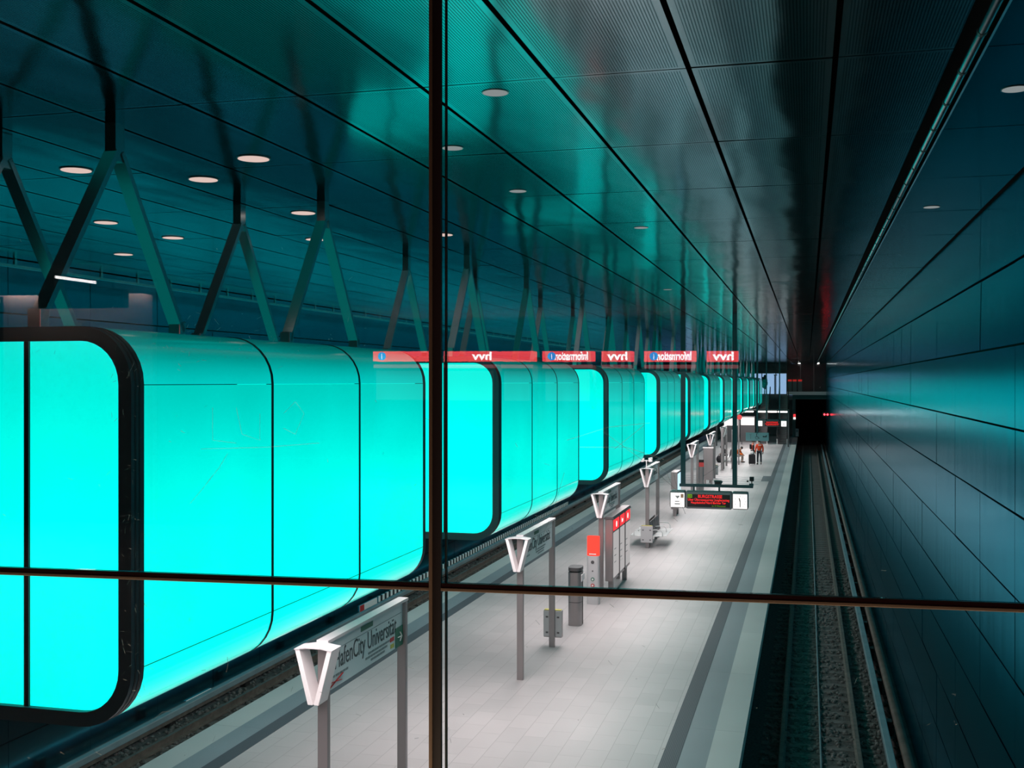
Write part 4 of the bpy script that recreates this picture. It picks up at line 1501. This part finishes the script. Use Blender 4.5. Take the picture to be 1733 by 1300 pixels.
# ------------------------------------------------------------------ the window in front of the camera
WA = math.radians(3.93)
W0 = Vector((-0.806, 2.372, 0))
win_e = bpy.data.objects.new('window_1', None)
COL.objects.link(win_e)
win_e.location = W0
win_e.rotation_euler = (0, 0, WA)
win_e['kind'] = 'structure'
win_e['label'] = 'bronze framed concourse window seen close up, looking down on the platform'
win_e['category'] = 'window'
BZ = 6.040
# window local: x along the window, y outwards, z world
mu = MB()
mu.box(-0.0145, -0.0075, -0.016, 0.004, 4.9, 7.62, 0)
mu.box(-0.0075, 0.0115, -0.010, 0.004, 4.9, 7.62, 1)
mu.build('mullion', [M_BRONZE, M_BLACK], win_e)
tr = MB()
for (a, b) in ((-2.6, -0.0146), (0.0116, 2.6)):
    tr.box(a, b, -0.012, 0.002, BZ - 0.009, BZ - 0.001, 0)
    tr.box(a, b, -0.008, 0.002, BZ - 0.0009, BZ + 0.008, 0)
tr.build('transom', M_BRONZE, win_e, bevel=0.0015)
gk = MB()
gk.box(0.0185, 0.0225, 0.0, 0.010, 4.9, 7.62)
gk.build('gasket', M_GASKET, win_e)
for (x0, x1, z0, z1) in ((-2.6, -0.0, 4.9, BZ - 0.008), (-2.6, -0.0, BZ + 0.008, 7.6), (0.0, 2.6, 4.9, BZ - 0.008), (0.0, 2.6, BZ + 0.008, 7.6)):
    MB().box(x0, x1, 0.002, 0.010, z0, z1).build('pane', M_GLASS, win_e)
struct(MB().box(-3.5, 2.7, -0.1, 0.1, 7.6, 8.62).build('wall_above_window', M_VOID, loc=W0)).rotation_euler = (0, 0, WA)

# scratches on the glass (camera side)
SF = 1880.0


def on_glass(px, py):
    """where a mark at that place of the photograph sits on the pane (window local x, z)"""
    th = math.radians(14.9)
    u, v = (px - 866.5) / SF, (646 - py) / SF
    d = Vector((u * math.cos(th) - math.sin(th), u * math.sin(th) + math.cos(th), v))
    n = Vector((-math.sin(WA), math.cos(WA), 0))
    k = n.dot(W0) / n.dot(d)
    p = d * k - Vector((W0.x, W0.y, 0))
    return (p.x * math.cos(WA) + p.y * math.sin(WA), 6.5 + p.z)


strokes = [
    [(960, 745), (1030, 723), (1100, 716)], [(980, 757), (1060, 757), (1130, 780)], [(1020, 730), (1075, 770), (1110, 795)], [(1090, 720), (1040, 760)],
    [(1095, 780), (1125, 812), (1148, 832)], [(1100, 775), (1128, 800), (1140, 828)], [(920, 905), (938, 860), (955, 800)], [(905, 872), (935, 882), (945, 888)],
    [(360, 805), (345, 825), (322, 852)], [(385, 768), (372, 790), (350, 818)], [(360, 690), (360, 745), (400, 750)], [(400, 690), (410, 735), (440, 745), (440, 700)],
    [(480, 700), (500, 680), (515, 700), (500, 735), (480, 725)], [(340, 760), (450, 757), (540, 750)], [(215, 990), (228, 968), (238, 962)],
    [(383, 1138), (386, 1125), (385, 1112)], [(260, 1218), (275, 1205), (290, 1204)], [(158, 1270), (168, 1276), (176, 1278)], [(215, 640), (222, 625), (228, 612)],
    [(1240, 770), (1215, 790), (1190, 806)], [(1160, 870), (1150, 845), (1140, 800)], [(1480, 760), (1490, 750)], [(1350, 868), (1352, 880)]]
sm = MB()
for st in strokes:
    pts = []
    for (x, y) in st:
        a, z = on_glass(x, y)
        pts.append((a, -0.0008, z))
    sm.tube(pts, 0.0007, 5)
for _ in range(260):
    zone = random.random()
    if zone < 0.35:
        x, y = random.gauss(222, 14), random.uniform(580, 1180)
    elif zone < 0.6:
        x, y = random.gauss(380, 120), random.gauss(580, 25)
    else:
        x, y = random.uniform(0, 1733), random.uniform(380, 1290)
    a, z = on_glass(x, y)
    r = random.uniform(0.0005, 0.0012)
    an = random.uniform(0, PI)
    ln = random.uniform(0.0, 0.006) + 0.0008
    sm.bar((a - math.cos(an) * ln, -0.0006, z - math.sin(an) * ln), (a + math.cos(an) * ln, -0.0006, z + math.sin(an) * ln), r, r, up=(0, 1, 0))
so = sm.build('scratch_marks', M_SCRATCH, win_e)
so['kind'] = 'stuff'

# ------------------------------------------------------------------ the concourse behind the camera (its lights show as reflections in the pane)
struct(MB().box(-12, 9, -17.5, 2.2, 4.7, 4.9).build('floor_concourse', pbr('dark concourse floor', (0.05, 0.05, 0.052), 0.6)), 'dark concourse floor behind the window', 'floor')
struct(MB().box(-12, 9, -17.5, 2.2, 7.62, 7.8).build('ceiling_concourse', M_VOID), 'dark concourse ceiling', 'ceiling')
struct(MB().box(-12, 9, -17.7, -17.5, 4.7, 7.8).build('wall_back', pbr('dark concourse wall', (0.03, 0.03, 0.032), 0.7)), 'dark back wall of the concourse', 'wall')


def mirror_pt(px, py, dist):
    th = math.radians(14.9)
    u, v = (px - 866.5) / SF, (646 - py) / SF
    d = Vector((u * math.cos(th) - math.sin(th), u * math.sin(th) + math.cos(th), v))
    n = Vector((-math.sin(WA), math.cos(WA), 0))
    k = (n.dot(W0) + dist) / n.dot(d)
    p = d * k
    q = p - n * (2 * dist)
    return q + Vector((0, 0, 6.5))


DIST = 16.0
mach = [(735, 632, '', 'long ticket counter box'), (840, 742, 'hvv', ''), (902, 848, '', ''), (1003, 918, 'Information', 'i'), (1070, 1018, 'hvv', ''), (1178, 1090, 'Information', 'i'), (1250, 1196, 'hvv', '')]
for i, (pa, pb, txt, sym) in enumerate(mach):
    A = mirror_pt(pa, 603, DIST)
    B = mirror_pt(pb, 603, DIST)
    c = (A + B) / 2
    w = (A - B).length
    lab = 'red headed ticket machine mirrored in the window, %s from the left of the reflected row' % ORD[i]
    t = thing('ticket_machine', lab, 'ticket machine', (c.x, c.y, 4.9), WA, 'ticket machines in the concourse behind the viewer')
    hz = c.z - 4.9
    # local +y faces the window
    MB().box(-w / 2, w / 2, -0.5, 0.0, 0.0, hz - 0.14).build('cabinet', pbr('machine grey', (0.30, 0.30, 0.31), 0.5) if i == 0 else MATS['machine grey'], t, bevel=0.02)
    hd = MB().box(-w / 2, w / 2, -0.4, 0.03, hz - 0.085, hz + 0.085).build('header', M_MACHRED, t)
    MB().box(-w / 2, w / 2, 0.0, 0.015, hz - 0.20, hz - 0.14).build('lower_strip', glow('machine strip', (0.9, 0.2, 0.22), 2.2) if i == 0 else MATS['machine strip'], t)
    MB().box(-w / 2 + 0.05, w / 2 - 0.05, 0.0, 0.01, hz - 0.75, hz - 0.25).build('screen', glow('machine screen', (0.5, 0.6, 0.6), 0.3) if i == 0 else MATS['machine screen'], t)
    if txt:
        lettering(txt, 0.19, (w / 2 - 0.07, 0.036, hz - 0.06), '+y', M_MACHWHITE, hd, width=(0.56 if sym else 0.34), bold=0.006)
    if sym:
        MB().disc((-w / 2 + 0.16, 0.036, hz), 0.07, 20, 'y', 0.01).build('info_disc', M_MACHBLUE, hd)
        lettering('i', 0.13, (-w / 2 + 0.175, 0.046, hz - 0.045), '+y', M_MACHWHITE, hd)

# bright wall bay with hanging sign, tube lamp
A, B = mirror_pt(257, 500, 9.0), mirror_pt(4, 500, 9.0)
c = (A + B) / 2
w = (A - B).length
o = MB().box(-w / 2, w / 2, -0.1, 0.0, 4.9, 7.62).build('wall_bay', pbr('pale bay wall', (0.30, 0.25, 0.235), 0.8), loc=(c.x, c.y, 0))
o.rotation_euler = (0, 0, WA)
struct(o, 'pale lit wall bay of the concourse mirrored at upper left', 'wall')
t = thing('wall_washer', 'long lamp washing the pale wall bay in the concourse', 'lamp', (c.x, c.y, 7.5), WA)
MB().box(-w / 2, w / 2, 0.0, 0.24, 0.04, 0.12).build('housing', M_STEEL_DK, t)
MB().box(-w / 2, w / 2, 0.22, 0.24, -0.03, 0.04).build('front_lip', M_STEEL_DK, t)  # lip and end caps added to hide the bare tube from the pane
for s in (-1, 1):
    MB().box(s * w / 2 - 0.01, s * w / 2 + 0.01, 0.0, 0.24, -0.03, 0.12).build('end_cap', M_STEEL_DK, t)
MB().box(-w / 2 + 0.02, w / 2 - 0.02, 0.03, 0.07, 0.0, 0.035).build('tube', glow('washer tube', (1.0, 0.80, 0.74), 80.0), t)
A, B = mirror_pt(212, 507, 7.5), mirror_pt(68, 505, 7.5)
c = (A + B) / 2
w = (A - B).length
t = thing('hanging_sign', 'long dark hanging sign mirrored at upper left above the nearest container', 'sign', (c.x, c.y, c.z), WA)
MB().box(-w / 2, w / 2, -0.05, 0.05, -0.09, 0.09).build('panel', M_BLACK, t)
for s in (-1, 1):
    MB().box(s * w * 0.35 - 0.01, s * w * 0.35 + 0.01, -0.01, 0.01, 0.09, 7.62 - c.z).build('hanger', M_BLACK, t)
A, B = mirror_pt(160, 478, 8.0), mirror_pt(89, 468, 8.0)
t = thing('tube_lamp', 'single white tube lamp mirrored at upper left over the nearest container', 'lamp', tuple((A + B) / 2), WA)
h = (A - B) / 2
R = Matrix.Rotation(-WA, 3, 'Z')
hl = R @ h
MB().bar(tuple(-hl), tuple(hl), 0.03, 0.03).build('tube', M_LAMPWHITE, t)
MB().bar(tuple(-hl + Vector((0, 0, 0.03))), tuple(hl + Vector((0, 0, 0.03))), 0.05, 0.03).build('housing', M_STEEL_DK, t)

t = thing('added_fill_light', 'added warm fill light under the window, out of view, brightening its frame', 'lamp', (-0.9, 1.95, 5.05), WA)
MB().box(-2.0, 2.0, -0.05, 0.05, -0.15, 0.0).build('housing', M_STEEL_DK, t)  # unseen fill light, added to brighten the mullion and transom
MB().box(-2.0, 2.0, -0.05, -0.035, 0.0, 0.14).build('back_lip', M_STEEL_DK, t)  # added to keep the fill light off the concourse behind
MB().box(-1.95, 1.95, -0.03, 0.03, 0.0, 0.02).build('tube', glow('warm fill light', (1.0, 0.72, 0.5), 24.0), t)
